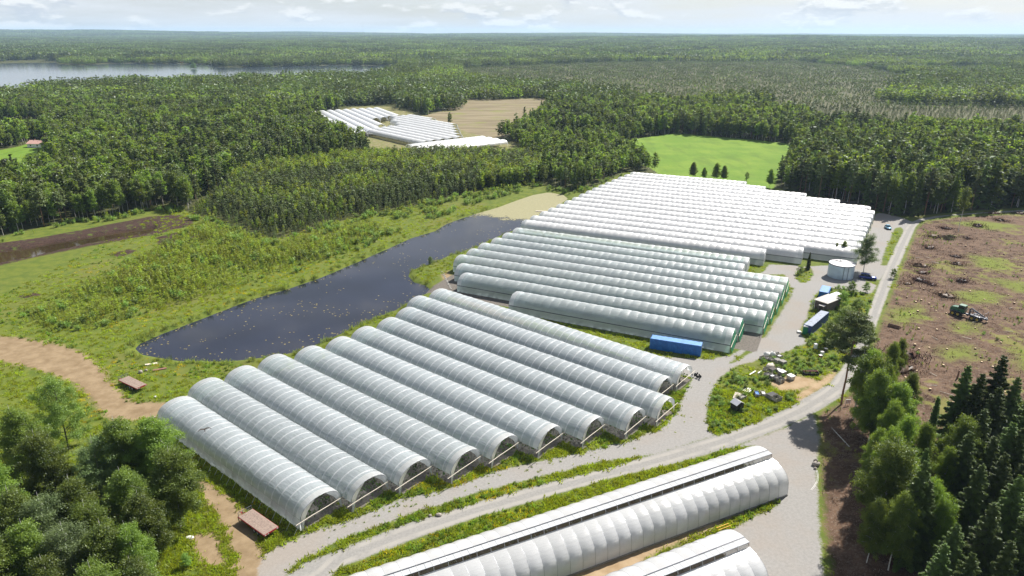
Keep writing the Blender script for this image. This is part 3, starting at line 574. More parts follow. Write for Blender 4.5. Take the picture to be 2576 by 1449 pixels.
# order: 0-3 birch, 4-5 spruce, 6-8 pine, 9-11 young birch, 12-13 young pine, 14-15 mid birch, 16 mid spruce, 17 mid pine
cLOW=coll('forest_tree_form',LOW)
def patch(name,size,n,mix,hr,leaf,nl,seed,wid=.17):
    """a stand of many small trees as one mesh, shared by instances"""
    rng=np.random.default_rng(seed); parts=[]; mats=[M['leaf_birch'],M['leaf_spruce'],M['leaf_pine']]
    k=int(math.ceil(math.sqrt(n))); cells=[(i,j) for i in range(k) for j in range(k)]; rng.shuffle(cells)
    for i,j in cells[:n]:
        kind=rng.choice(3,p=mix); h=rng.uniform(*hr); x=((i+rng.uniform(0,1))/k-.5)*size; y=((j+rng.uniform(0,1))/k-.5)*size
        gen=(lambda:gen_broad(h,nl,leaf,int(rng.integers(1e6)),cb=.2,wid=wid,limbs=5,droop=.3,clump=.09),lambda:gen_spruce(h,nl,leaf,int(rng.integers(1e6)),wid=.14,dens=.1),lambda:gen_pine(h,nl,leaf,int(rng.integers(1e6)),cb=.3,wid=.17,limbs=5,clump=.08))[kind]()
        seg,P,sz,T,kw=gen; V,F=quadsP(P,sz,rng,**{**kw,'up':1.0}); V[:,0]+=x;V[:,1]+=y; tr=rng.uniform(0,.35); parts.append((V,F,kind,np.clip(np.repeat(T,4)*.6+tr,0,1)))
    return joined(name,parts,mats)
PATCH=[patch('stand_a%d'%i,26,36,(.25,.35,.40),(11,17),1.9,26,300+i) for i in range(3)]+[patch('stand_b%d'%i,26,36,(.75,.12,.13),(10,16),1.9,28,310+i) for i in range(2)]+\
      [patch('stand_c%d'%i,26,22,(.04,.0,.96),(2.2,5.5),1.0,14,320+i,.2) for i in range(2)]+\
      [patch('stand_d%d'%i,70,130,(.25,.40,.35),(12,18),3.4,10,330+i) for i in range(3)]+[patch('stand_e%d'%i,70,120,(.8,.1,.1),(11,17),3.4,10,340+i) for i in range(2)]+\
      [patch('stand_f%d'%i,260,420,(.3,.40,.30),(13,20),9.0,4,350+i,.3) for i in range(2)]
cPATCH=coll('forest_stand_form',PATCH)
def scatter(name,pts,rz,scl,ix,collection,label,cat=None,kind='stuff'):
    me=bpy.data.meshes.new(name); n=len(pts); me.vertices.add(n); me.vertices.foreach_set('co',np.asarray(pts,np.float32).ravel())
    a=me.attributes.new('rz','FLOAT','POINT'); a.data.foreach_set('value',np.asarray(rz,np.float32))
    s=np.asarray(scl,np.float32); s=s if s.ndim==2 else np.repeat(s[:,None],3,1)
    a=me.attributes.new('scl','FLOAT_VECTOR','POINT'); a.data.foreach_set('vector',s.ravel())
    a=me.attributes.new('ix','INT','POINT'); a.data.foreach_set('value',np.asarray(ix,np.int32))
    o=link(name,me); tag(o,label,cat,None,kind)
    ng=bpy.data.node_groups.new(name,'GeometryNodeTree'); ng.interface.new_socket('Geometry',in_out='INPUT',socket_type='NodeSocketGeometry'); ng.interface.new_socket('Geometry',in_out='OUTPUT',socket_type='NodeSocketGeometry')
    N=ng.nodes; gi=N.new('NodeGroupInput'); go=N.new('NodeGroupOutput'); ip=N.new('GeometryNodeInstanceOnPoints'); ci=N.new('GeometryNodeCollectionInfo')
    ci.inputs[0].default_value=collection; ci.inputs['Separate Children'].default_value=True; ci.inputs['Reset Children'].default_value=True
    def na(nm,dt):
        q=N.new('GeometryNodeInputNamedAttribute'); q.data_type=dt; q.inputs['Name'].default_value=nm; return q.outputs['Attribute']
    cx=N.new('ShaderNodeCombineXYZ'); Lk=ng.links.new
    Lk(gi.outputs[0],ip.inputs['Points']); Lk(ci.outputs[0],ip.inputs['Instance']); ip.inputs['Pick Instance'].default_value=True
    Lk(na('ix','INT'),ip.inputs['Instance Index']); Lk(na('rz','FLOAT'),cx.inputs['Z']); Lk(cx.outputs[0],ip.inputs['Rotation']); Lk(na('scl','FLOAT_VECTOR'),ip.inputs['Scale']); Lk(ip.outputs[0],go.inputs[0])
    md=o.modifiers.new('scatter','NODES'); md.node_group=ng; return o
def grid_pts(y0,y1,sp,fan=0.86,pad=25,seed=0):
    rng=np.random.default_rng(seed); ys=np.arange(y0,y1,sp); out=[]
    for y in ys:
        xm=fan*y+pad; xs=np.arange(-xm,xm,sp); p=np.stack([xs,np.full(len(xs),y)],1); out.append(p+rng.uniform(-.45,.45,p.shape)*sp)
    return np.concatenate(out)
EXCL=[MEADOW,HAY,FARM2]+FIELDL+[LAKE,LAKE2]
def forest_ok(P,pad=0.0):
    ok=inside(P,FOREST)
    for e in EXCL:
        if ok.any(): i=np.where(ok)[0]; ok[i[inside(P[i],e)]]=False
    return ok
TREES=[]    # x,y,kind(0 birch 1 spruce 2 pine),height
# mature forest up to 700 m
Pm=grid_pts(120,720,3.9,seed=1); Pm=Pm[forest_ok(Pm)]; yg=inside(Pm,YOUNG); bg_=inside(Pm,BOG)|inside(Pm,BOG2); Pm=Pm[~(yg|bg_)]
nz=fbm(Pm[:,0]/55,Pm[:,1]/55,41,3); r=RNG.uniform(0,1,len(Pm)); east=(Pm[:,0]>Pm[:,1]*.42)&(Pm[:,1]<430)
kind=np.where(r<np.clip(nz*1.5-.15,.15,.9),0,np.where(RNG.uniform(0,1,len(Pm))<.5,1,2)); kind=np.where(east&(RNG.uniform(0,1,len(Pm))<.45),RNG.integers(1,3,len(Pm)),kind)
hs=9.5+6.5*fbm(Pm[:,0]/30,Pm[:,1]/30,43,2)+RNG.normal(0,2.0,len(Pm))+np.where(east,3.5,0)
cen=(Pm[:,0]>-20)&(Pm[:,0]<.30*Pm[:,1])&(Pm[:,1]<520); hs=np.where(cen,hs*.80,hs)
keep=RNG.uniform(0,1,len(Pm))<.93; Pm,kind,hs=Pm[keep],kind[keep],np.clip(hs[keep],6,21)
dist=np.hypot(Pm[:,0],Pm[:,1]); vis=np.abs(Pm[:,0])<.80*Pm[:,1]
# the trees that show largest stand as things of their own: nearest of each kind
single=np.zeros(len(Pm),bool)
for k,cnt in ((0,95),(1,55),(2,55)):
    i=np.where((kind==k)&vis)[0]; single[i[np.argsort(dist[i])[:cnt]]]=True
def where(x,y):
    if x>0.42*y: return 'east','in the dark forest behind the clearing track'
    if x<-.22*y: return 'west','in the forest edge behind the brown pond'
    return 'middle','in the wood between the long pond and the green meadow'
for j in np.where(single)[0]:
    x,y=Pm[j]; a,b=where(x,y); kn=('birch','spruce','pine')[kind[j]]
    place_tree(kn,j,(x,y,0),hs[j]*1.05,RNG.uniform(0,6.28),{'birch':'leafy green birch ','spruce':'dark pointed spruce ','pine':'bare stemmed pine '}[kn]+b,'tree',kn+' trees of the '+a+' wood',forms=MIDF)
rest=~single; q=np.where(rest)[0]; d_=dist[q]; kq=kind[q]
ix=np.where(d_<330,np.where(kq==0,14+RNG.integers(0,2,len(q)),np.where(kq==1,16,17)),np.where(kq==0,RNG.integers(0,4,len(q)),np.where(kq==1,4+RNG.integers(0,2,len(q)),6+RNG.integers(0,3,len(q)))))
b_=np.where(d_<330,16,np.where(kq==0,14,15)); s_=hs[q]/b_; wv=RNG.uniform(.9,1.25,len(q))
p_=[np.column_stack([Pm[q],np.zeros(len(q))])]; rz_=[RNG.uniform(0,6.28,len(q))]; sc_=[np.column_stack([s_*wv,s_*wv,s_])]; ix_=[ix]
# young plantation beside the pond
Py=grid_pts(170,420,2.15,seed=2); Py=Py[inside(Py,YOUNG)]; Py=Py[RNG.uniform(0,1,len(Py))<.9]
fy=fbm(Py[:,0]/25,Py[:,1]/25,51,3); hy=np.clip(3.2+5.0*fbm(Py[:,0]/40,Py[:,1]/40,53,2)+RNG.normal(0,.8,len(Py))+np.clip((Py[:,1]-250)/90,0,1)*2,2,9); hy=(hy+np.clip((Py[:,1]-225)/70,0,1)*1.2)*np.clip(.35+.65*np.maximum(sdf(Py,YOUNG),(Py[:,1]-300)*.4)/14,.35,1); iy=np.where(fy+RNG.normal(0,.14,len(Py))>.43,9+RNG.integers(0,3,len(Py)),12+RNG.integers(0,2,len(Py)))
p_.append(np.column_stack([Py,np.zeros(len(Py))])); rz_.append(RNG.uniform(0,6.28,len(Py))); sc_.append(np.repeat((hy/6)[:,None],3,1)); ix_.append(iy)
# stunted bog pines
Pb=grid_pts(380,720,5.2,seed=3); Pb=Pb[inside(Pb,BOG)|inside(Pb,BOG2)]; p_.append(np.column_stack([Pb,np.zeros(len(Pb))])); rz_.append(RNG.uniform(0,6.28,len(Pb))); sc_.append(np.repeat((RNG.uniform(.35,.95,len(Pb)))[:,None],3,1)); ix_.append(12+RNG.integers(0,2,len(Pb)))
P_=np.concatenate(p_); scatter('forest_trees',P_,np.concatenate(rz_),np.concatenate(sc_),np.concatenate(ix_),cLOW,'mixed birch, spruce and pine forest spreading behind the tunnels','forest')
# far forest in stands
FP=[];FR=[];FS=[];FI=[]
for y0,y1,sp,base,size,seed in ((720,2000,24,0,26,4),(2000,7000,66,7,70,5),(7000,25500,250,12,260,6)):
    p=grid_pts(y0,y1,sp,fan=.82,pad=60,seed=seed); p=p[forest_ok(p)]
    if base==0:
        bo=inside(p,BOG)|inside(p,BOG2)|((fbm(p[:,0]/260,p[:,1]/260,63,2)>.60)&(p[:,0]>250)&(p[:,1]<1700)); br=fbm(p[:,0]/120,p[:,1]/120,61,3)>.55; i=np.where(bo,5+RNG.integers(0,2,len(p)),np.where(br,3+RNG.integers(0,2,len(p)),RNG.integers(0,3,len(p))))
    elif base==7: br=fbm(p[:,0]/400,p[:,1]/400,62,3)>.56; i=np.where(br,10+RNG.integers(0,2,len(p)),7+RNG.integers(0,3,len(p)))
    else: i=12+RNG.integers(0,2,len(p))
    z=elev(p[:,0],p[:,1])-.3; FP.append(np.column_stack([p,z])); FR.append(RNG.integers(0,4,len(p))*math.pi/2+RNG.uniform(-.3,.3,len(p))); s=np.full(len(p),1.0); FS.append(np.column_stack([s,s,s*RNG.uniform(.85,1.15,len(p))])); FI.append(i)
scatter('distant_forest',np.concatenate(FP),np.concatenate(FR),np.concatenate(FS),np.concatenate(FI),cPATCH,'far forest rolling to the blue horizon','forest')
# ---------------------------------------------------------------- polytunnels
ORD=['first','second','third','fourth','fifth','sixth','seventh','eighth','ninth','tenth','eleventh','twelfth','thirteenth','fourteenth','fifteenth','sixteenth','seventeenth','eighteenth','nineteenth','twentieth','twenty-first','twenty-second','twenty-third','twenty-fourth']
HW,ZW,ZR=3.78,2.0,4.5
def prof(k,n=14,hw=HW):
    th=math.pi*(1-k/n); c,s=math.cos(th),math.sin(th)
    return hw*math.copysign(abs(c)**.95,c),ZW+(ZR-ZW)*abs(s)**1.0
PR=[prof(k) for k in range(15)]
def hoop_mesh():
    b=MB(); pts=[(0,-HW,0)]+[(0,y*.985,z-.03) for y,z in PR]+[(0,HW,0)]; b.path(pts,.038,5); return b.mesh('hoop',M['steel'])
def rope_mesh(): return MB().tube((0,-HW-.05,ZW-.1),(0,-HW-1.5,0.02),.022,n=4).mesh('rope',M['white_paint'])
def gable_mesh(name,m,x=0.0,low=0.0,bulge=0.0):
    ys=np.linspace(-HW,HW,17); top=[np.interp(y,[p[0] for p in PR],[p[1] for p in PR])-.05 for y in ys]
    V=[];F=[]
    for i,y in enumerate(ys):
        for j in range(5):
            V.append((x+.10*math.sin(i*1.7+j)*(1-j/4)+bulge*(1-j/4),y,low+(top[i]-low)*j/4))
    for i in range(16):
        for j in range(4): a=i*5+j; F.append((a,a+5,a+6,a+1))
    return npmesh(name,V,F,[m],smooth=True)
def flap_mesh(side):
    """film gathered from the last hoop down to the leg"""
    V=[];F=[]; n=7
    for i in range(n):
        y,z=PR[i]; f=i/(n-1)
        q0=(0,y,z-.02); q1=(.35*math.sin(f*5)*.2,-HW+.10+1.3*f**1.3,0.12+2.75*f**.9); 
        for j in range(5):
            s=j/4; V.append((q0[0]*(1-s)+q1[0]*s+.03*math.sin(j*2.2+i),side*-1*(q0[1]*(1-s)+q1[1]*s),q0[2]*(1-s)+q1[2]*s))
    for i in range(n-1):
        for j in range(4): a=i*5+j; F.append((a,a+5,a+6,a+1))
    V+= [(0.02,side*HW,0),(0.02,side*HW,1.95),(0.05,side*(HW-.75),2.0),(0.1,side*(HW-.15),0)]; F.append((len(V)-4,len(V)-1,len(V)-2,len(V)-3))
    return npmesh('end_flap',V,F,[M['film_band']],smooth=True)
me_hoop=hoop_mesh(); me_rope=rope_mesh(); me_fl=[flap_mesh(-1),flap_mesh(1)]
me_beam=MB().path([(0,-4.9,2.02),(0,-2,2.12),(0,1.2,2.10),(0,4.3,2.16)],[.075,.07,.065,.055],6).mesh('beam',M['timber'])
me_gab={'film':gable_mesh('gable_film',M['film_band']),'green':gable_mesh('gable_net',M['net_green'],low=0,bulge=.55),'clear':gable_mesh('gable_clear',M['film_clear'])}
def stake_mesh():
    b=MB(); b.tube((0,-HW,0),(0,-HW,2.6),.03,n=4); b.tube((.0,-HW,2.0),(1.9,-HW-.0,0.05),.018,n=4); b.tube((0,-HW,.1),(-1.8,-HW,1.95),.018,n=4); b.tube((0,-HW,2.4),(-2.2,-HW*.72,3.6),.02,n=4); return b.mesh('brace',M['steel_dark'])
me_brace=stake_mesh()
FR=[0,.065,.2,.4,.6,.8,.935]
def cover_mesh(L,sp,matn,bill,seed,band0=1.3,band1=1.5,sub=4):
    rng=np.random.default_rng(seed); nh=max(2,round(L/sp)); n=len(PR); fr=FR if sub>2 else [0,.35,.65]
    amp=bill*rng.uniform(.6,1.3,(nh+1)); V=[];mi=[]
    for h in range(nh+1):
        for q,f in enumerate(fr if h<nh else [0]):
            x=L*(h+f)/nh; a=amp[h]*math.sin(math.pi*f)**.8 if f else 0
            for k,(y,z) in enumerate(PR):
                th=math.pi*k/(n-1); e=a*(.30+.70*math.sin(th))+.02*math.sin(x*.9+k); V.append((x,y*(1+e/6),z+e*math.sin(th)))
            if h<nh: mi+=[1 if (x<band0 or x>L-band1) else (2 if sub>2 and (q==0 or q==len(fr)-1) else 0)]*(n-1)
    nx=len(V)//n-1; idx=np.arange((nx+1)*n).reshape(nx+1,n); F=np.stack([idx[:-1,:-1],idx[1:,:-1],idx[1:,1:],idx[:-1,1:]],-1).reshape(-1,4)
    return npmesh('film_cover',np.array(V),F,[M[matn],M['film_band'],M['film_seam'] if matn=='film_clear' else M[matn]],mi,smooth=True),nh
def curtain_mesh(L,side,matn,sp,seed):
    rng=np.random.default_rng(seed); nh=max(2,round(L/sp)); nx=nh*3; V=[];F=[]
    for i in range(nx+1):
        x=L*i/nx; b=.10*math.sin(math.pi*(i%3)/3)+rng.uniform(-.02,.03)
        for j in range(6): s=j/5; V.append((x,side*(HW+.03+b*math.sin(math.pi*min(1,s*1.1))+(.12 if j==0 else 0)*rng.uniform(0,1)),ZW*s))
    for i in range(nx):
        for j in range(5): a=i*6+j; F.append((a,a+6,a+7,a+1))
    return npmesh('side_curtain',V,F,[M[matn]],smooth=True)
CROP=[]
def crop_mesh(L,seed,rows=(-2.5,-.85,.85,2.5),h=1.9,dens=5,leaf=.42):
    rng=np.random.default_rng(seed); P=[];T=[]
    for y in rows:
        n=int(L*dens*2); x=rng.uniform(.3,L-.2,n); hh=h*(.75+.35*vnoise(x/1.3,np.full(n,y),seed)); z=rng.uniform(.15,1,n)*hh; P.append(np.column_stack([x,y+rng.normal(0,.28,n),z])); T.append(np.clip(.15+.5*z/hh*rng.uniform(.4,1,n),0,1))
    P=np.concatenate(P);T=np.concatenate(T); V,F=quadsP(P,leaf,rng); return npmesh('crop_rows',V,F,[M['leaf_crop']],attrs={'tint':np.repeat(T,4)})
def tunnel(o2,ang,x0,x1,acr,matn,label,group,sp=2.2,bill=.09,curtain=None,pipe=False,end='open',crop=None,seed=0,start='film',hoops=True,ropes=False,braces=True,sub=4):
    u=np.array([math.cos(ang),math.sin(ang)]); wv=np.array([-u[1],u[0]]); p=np.asarray(o2)+u*x0+wv*acr; L=x1-x0
    r=root('polytunnel',(p[0],p[1],0),ang,label,'polytunnel',group)
    cm,nh=cover_mesh(L,sp,matn,bill,seed,sub=sub); link('film_cover',cm,r)
    if hoops:
        for i in range(nh+1): link('hoop',me_hoop,r,(L*i/nh,0,0))
    if curtain: 
        link('side_curtain',curtain_mesh(L,-1,curtain,sp,seed+5),r)
    if pipe: MB().tube((0,-HW-.10,ZW),(L,-HW-.10,ZW),.10,n=6).build('roll_pipe',M['steel_dark'],r)
    if ropes:
        for i in range(1,nh+1): link('rope',me_rope,r,(L*i/nh,0,0))
    link('end_gable',me_gab[start],r,(0.0,0,0))
    if start=='film': link('beam',me_beam,r,(-.35,0,0))
    if end=='open':
        for q in me_fl: link('end_flap',q,r,(L+.02,0,0))
        link('beam',me_beam,r,(L+.45,0,0))
    else:
        link('end_gable',me_gab[end],r,(L,0,0))
        if end=='green': link('beam',me_beam,r,(L+.3,0,0))
    if braces: link('brace',me_brace,r,(L,0,0))
    if crop:
        c=link('crop_rows',crop,None,(p[0],p[1],0.0),ang); c.scale=(L/60.0,1,1); tag(c,'dark green crop rows under the film of the '+label.split(',')[0],'crop',None,'stuff')
    return r
crops=[crop_mesh(60,i,dens=5,leaf=.34) for i in range(3)]; crops2=[crop_mesh(60,10+i,dens=3.5,leaf=.6,h=1.7) for i in range(2)]
# front block: eleven tunnels
aA=math.radians(-39.46); oA=np.array(G(759,1337)[:2])
eA=[0,2.57,5.07,9.6,12.04,16.5,20.9,25.5,27.9,23.6,24.4]; sA=[-47.6,-50.8,-50.3,-50,-47.6,-46.5,-46.8,-46.5,-48.1,-52,-51.5]
for k in range(11):
    lab=('first tunnel of the front block, beside the flatbed trailer on the grass' if k==0 else 'last tunnel of the front block, next to the blue shipping container' if k==10 else '%s clear film tunnel of the front block, counted from the flatbed trailer'%ORD[k])
    tunnel(oA,aA,sA[k],eA[k],3.85+7.66*k,'film_clear',lab,'front block of clear film tunnels',sp=1.95,bill=.11,curtain='film_band' if k==0 else None,end='open',crop=crops[k%3],seed=100+k,ropes=(k==0))
# middle block: nine tunnels
aB=math.radians(-26.0); oB=np.array(G(1831.3,891.5)[:2])
sB=[-59.1,-80,-85.4,-90.3,-90.2,-90,-89,-88.5,-88]; eB=[0.2,.9,5.8,6.6,7.2,7.8,8.3,-5.2,-4.8]
for k in range(9):
    lab=('shortest tunnel of the middle block, behind the blue shipping container' if k==0 else '%s tunnel of the middle block, counted from the blue shipping container'%ORD[k])
    tunnel(oB,aB,sB[k],eB[k],4.7+7.57*k,'film_mid',lab,'middle block of film tunnels',sp=2.35,bill=.13,curtain='film_mid' if k<4 or k in(7,8) else None,pipe=k<4,end='green' if k<7 else 'film',crop=crops2[k%2] if k<4 else None,seed=200+k,start='clear' if k<4 else 'film')
# far block: sixteen white tunnels
sC=[-90.1,-90,-89.3,-88.8,-88.3,-87.8,-87.1,-86.8,-86.4,-85.9,-85.4,-84.8,-84,-83.2,-82.2,-81.3]
eC=[-1.1,10.1,26.8,27.4,28,28.7,29.3,30,30.6,31.3,32,30.6,18.7,4.7,-13.8,-23.6]
for k in range(16):
    lab='%s white tunnel of the far block, counted from the pale water tank side'%ORD[k] if k<15 else 'shortest and farthest white tunnel, below the bright green meadow'
    tunnel(oB,aB,sC[k],eC[k],77.4+7.55*k,'film_white',lab,'far block of white tunnels',sp=2.3,bill=.12,curtain='film_mid' if k<3 else None,pipe=k<3,end='film',seed=300+k,crop=crops2[0] if k==0 else None,braces=k<3)
# distant farm beyond the wood
def farm(o,deg,se,a0,step,nm,grp,sd,mn='film_white'):
    for k,(s,e) in enumerate(se): tunnel(np.array(o),math.radians(deg),s,e,a0+step*k,mn,'%s %s'%(ORD[k],nm),grp,sp=2.6,bill=.12,end='open',seed=sd+k,hoops=False,braces=False,sub=2)
farm((-186.6,660),-65,[(0,165),(-2,163),(-4,158),(-5,147),(-5,128),(-6,82),(-6,79),(-7,71),(-8,70)],0,7.7,'tunnel from the left in the distant left block','distant left block of tunnels',400)
farm((-92.6,629.8),-51.2,[(0,39),(1,83),(-3,95),(14,108),(26,120),(46,133),(61,146),(60,147),(63,147),(63,148),(68,150)],0,-7.6,'tunnel from the hay field in the distant right block','distant right block of tunnels',420)
farm((-67.8,450.6),40.3,[(0,62.6)]*4,0,-7.6,'tunnel from the back of the crosswise distant block','crosswise distant tunnels',440)
# ---------------------------------------------------------------- two greenhouses with an open ridge vent
aE=math.radians(25.54); oE=np.array(G((1960+920*.27605)*.89444,(1220+630*.27605)*.89444)[:2])
NEARP=[(0,0),(.03,.8),(.06,1.6),(.16,2.4),(.36,3.05),(.78,3.62),(1.4,4.12),(2.15,4.46),(3.1,4.72),(4.1,4.86)]
FARP=[(5.3,5.68),(6.2,5.62),(7.1,5.4),(7.9,5.02),(8.7,4.4),(9.4,3.5),(9.9,2.3),(10.15,1.1),(10.2,0)]
BAY=2.08
def strip(name,pr,m,bill,n=8,x0=.0,x1=BAY):
    V=[];F=[]
    for i in range(n+1):
        f=i/n
        for k,(y,z) in enumerate(pr):
            q=k/(len(pr)-1); a=bill*math.sin(math.pi*f)*math.sin(math.pi*min(1,q*1.05+.05))
            dy=pr[min(k+1,len(pr)-1)][0]-pr[max(k-1,0)][0]; dz=pr[min(k+1,len(pr)-1)][1]-pr[max(k-1,0)][1]; l=math.hypot(dy,dz)+1e-9
            V.append((x0+(x1-x0)*f,y-dz/l*a,z+dy/l*a))
    k=len(pr)
    for i in range(n):
        for j in range(k-1): a=i*k+j; F.append((a,a+k,a+k+1,a+1))
    return npmesh(name,V,F,[m],smooth=True)
me_np=strip('film_panel',NEARP,M['film_house'],.13); me_fp=strip('film_panel_far',FARP,M['film_sheet'],.10)
def arch_mesh():
    b=MB(); b.path([(0,y-.0,z-.02) for y,z in NEARP],.035,5); b.path([(0,y,z-.02) for y,z in FARP],.035,5); b.tube((0,4.1,4.86),(0,5.3,5.64),.03,n=4); b.tube((0,.2,2.6),(0,9.2,2.6),.03,n=4); return b.mesh('arch',M['steel'])
me_arch=arch_mesh()
fl_=MB()
for i in range(2): fl_.box((BAY*(.25+.5*i),4.77,5.60),(BAY*.5-.04,1.04,.03),0,0,0)
fl_.box((BAY*.5,5.31,5.70),(BAY,.07,.06),1); fl_.box((BAY*.5,4.24,5.59),(BAY,.05,.05),1); fl_.box((0.02,4.77,5.64),(.05,1.06,.04),2)
me_flap=fl_.mesh('vent_flap',[M['poly_flap'],M['steel_dark'],M['white_paint']])
vn=MB(); vn.add([(0,4.14,4.88),(BAY,4.14,4.88),(BAY,4.34,5.54),(0,4.34,5.54)],[(0,1,2,3)],2)
for i in range(9): x=BAY*i/9; vn.tube((x,4.12,4.90),(x,4.32,5.56),.012,n=3)
for j in range(3): vn.tube((0,4.13+.06*j,5.02+.2*j),(BAY,4.13+.06*j,5.02+.2*j),.012,n=3)
vn.box((BAY*.5,4.1,4.87),(BAY,.08,.06),1); vn.tube((.0,4.08,4.9),(.0,4.25,5.55),.03,n=4,mi=1)
me_vent=vn.mesh('vent_mesh',[M['rust'],M['white_paint'],M['vent_net']])
bs=MB(); bs.box((BAY*.5,-.05,.12),(BAY,.12,.30)); me_base=bs.mesh('base_board',M['timber_grey'])
def endwall():
    pts=[(y,z) for y,z in NEARP]+[(y,z) for y,z in FARP]; V=[(0,y,z) for y,z in pts]+[(0,5.0,0)]; n=len(pts); F=[(i,i+1,n) for i in range(n-1)]; return npmesh('end_wall',V,F,[M['film_sheet']])
me_end=endwall()
flr=MB()
for y in (1.4,3.0,4.7,6.4,8.0): flr.box((0,y,.45),(1,.9,.9),0)
def greenhouse(al,ac,nbay,label):
    u=np.array([math.cos(aE),math.sin(aE)]); wv=np.array([-u[1],u[0]]); p=oE+u*(al-nbay*BAY)+wv*ac
    r=root('greenhouse',(p[0],p[1],0),aE,label,'greenhouse','film greenhouses with ridge vents')
    for i in range(nbay):
        x=i*BAY
        for nm,me in (('film_panel',me_np),('film_panel',me_fp),('vent_flap',me_flap),('vent_mesh',me_vent),('base_board',me_base)): link(nm,me,r,(x,0,0))
        link('arch',me_arch,r,(x,0,0))
    link('arch',me_arch,r,(nbay*BAY,0,0)); link('end_wall',me_end,r,(nbay*BAY+.01,0,0)); link('end_wall',me_end,r,(-.01,0,0))
    c=link('crop_rows',crop_mesh(nbay*BAY,900+nbay,rows=(1.4,3,4.6,6.2,7.8),h=2.4,dens=3,leaf=.55),None,(p[0],p[1],0),aE); tag(c,'green crop inside '+label,'crop',None,'stuff')
greenhouse(0,0,36,'longer white film greenhouse with open ridge vent, beside the gravel road')
greenhouse(-19.0,-14.65,24,'second white film greenhouse, cut by the bottom edge of the picture')
# ---------------------------------------------------------------- things in the yard
def gz(x,y):
    j=int(np.clip(np.searchsorted(rows,y),1,len(rows)-2)); i=int(np.clip(round((x/y+1.25)/2.5*(len(S)-1)),0,len(S)-1)); return float(V3[j*nc+i,2])
def at(px,py,dz=0.0): x,y,_=G(px,py); return (x,y,gz(x,y)+dz)
def quad4(pts,z):
    q=[np.array(G(*p,z)[:2]) for p in pts]; c=sum(q)/4; u=(q[1]-q[0]+q[2]-q[3])/2; v=(q[3]-q[0]+q[2]-q[1])/2
    return c,math.atan2(u[1],u[0]),np.linalg.norm(u),np.linalg.norm(v)
# shipping container, corrugated
def corrugated(b,L,z0,z1,y,side,n,mi=0,d=.05):
    V=[];F=[]
    for i in range(n):
        x0=-L/2+L*i/n; w_=L/n
        for f,o in ((0,0),(.35,0),(.5,1),(.85,1)): V+=[(x0+w_*f,y-side*d*o,z0),(x0+w_*f,y-side*d*o,z1)]
    V+=[(L/2,y,z0),(L/2,y,z1)]
    for i in range(len(V)//2-1): a=2*i; F.append((a,a+2,a+3,a+1))
    b.add(V,F,mi)
def container(c,rz,L,Wd,Hh,label,wallm,roofm,doors=True,nm='shipping_container'):
    r=root(nm,(c[0],c[1],gz(*c)+.02),rz,label,'container')
    for s,pn in ((-1,'side_wall'),(1,'side_wall')):
        b=MB(); corrugated(b,L-.16,.18,Hh-.14,s*(Wd/2-.01),s,max(6,int(L/.42))); b.build(pn,wallm,r)
    b=MB(); corrugated(b,Wd-.16,.18,Hh-.14,0,1,6); o=b.build('end_wall',wallm,r,(-L/2+.02,0,0)); o.rotation_euler=(0,0,-math.pi/2)
    rb=MB()
    n=int(L/.6)
    for i in range(n): rb.box((-L/2+L*(i+.5)/n,0,Hh-.02+.012*(i%2)),(L/n,Wd-.06,.04))
    rb.build('roof',roofm,r)
    f=MB()
    for z in (.09,Hh-.08):
        for s in (-1,1): f.box((0,s*(Wd/2-.05),z),(L-.2,.12,.16)); f.box((s*(L/2-.06),0,z),(.13,Wd-.2,.16))
    for sx in (-1,1):
        for sy in (-1,1): f.box((sx*(L/2-.09),sy*(Wd/2-.09),Hh/2),(.2,.2,Hh+.02))
    f.build('frame',wallm,r)
    for s in (-1,1):
        d=MB(); d.box((L/2-.02,s*Wd/4,Hh/2),(.07,Wd/2-.16,Hh-.36)); 
        dd=d.build('door',wallm,r)
        for q in (.12,.32):
            k=MB(); k.tube((L/2+.05,s*(Wd/4+q*(Wd/2)-.28),.25),(L/2+.05,s*(Wd/4+q*(Wd/2)-.28),Hh-.25),.025); k.build('lock_bar',M['rim'],dd)
    return r
c0=np.array(G(1638,878)[:2]);c1=np.array(G(1757,897.1)[:2]); uu=(c1-c0)/np.linalg.norm(c1-c0); cc=(c0+c1)/2+np.array([-uu[1],uu[0]])*1.25
container(cc,math.atan2(uu[1],uu[0]),12.1,2.44,2.75,'blue corrugated shipping container on the gravel lane',M['blue_steel'],M['blue_roof'])
K6=lambda pts:[(2003.5+x*.11111,715.6+y*.11111) for x,y in pts]
c,rz,L,Wd=quad4(K6([(150,900),(570,580),(735,620),(370,950)]),2.6); container(c,rz,L,min(Wd,2.8),2.6,'long dark blue site container with streaked pale roof by the bushes',M['blue_dark'],M['roof_rusty'],nm='site_container')
c,rz,L,Wd=quad4(K6([(515,155),(580,20),(790,45),(720,195)]),2.5); container(c,rz,L,Wd,2.5,'short bright blue container beside the brown shed',M['blue_steel'],M['blue_roof'],nm='storage_container')
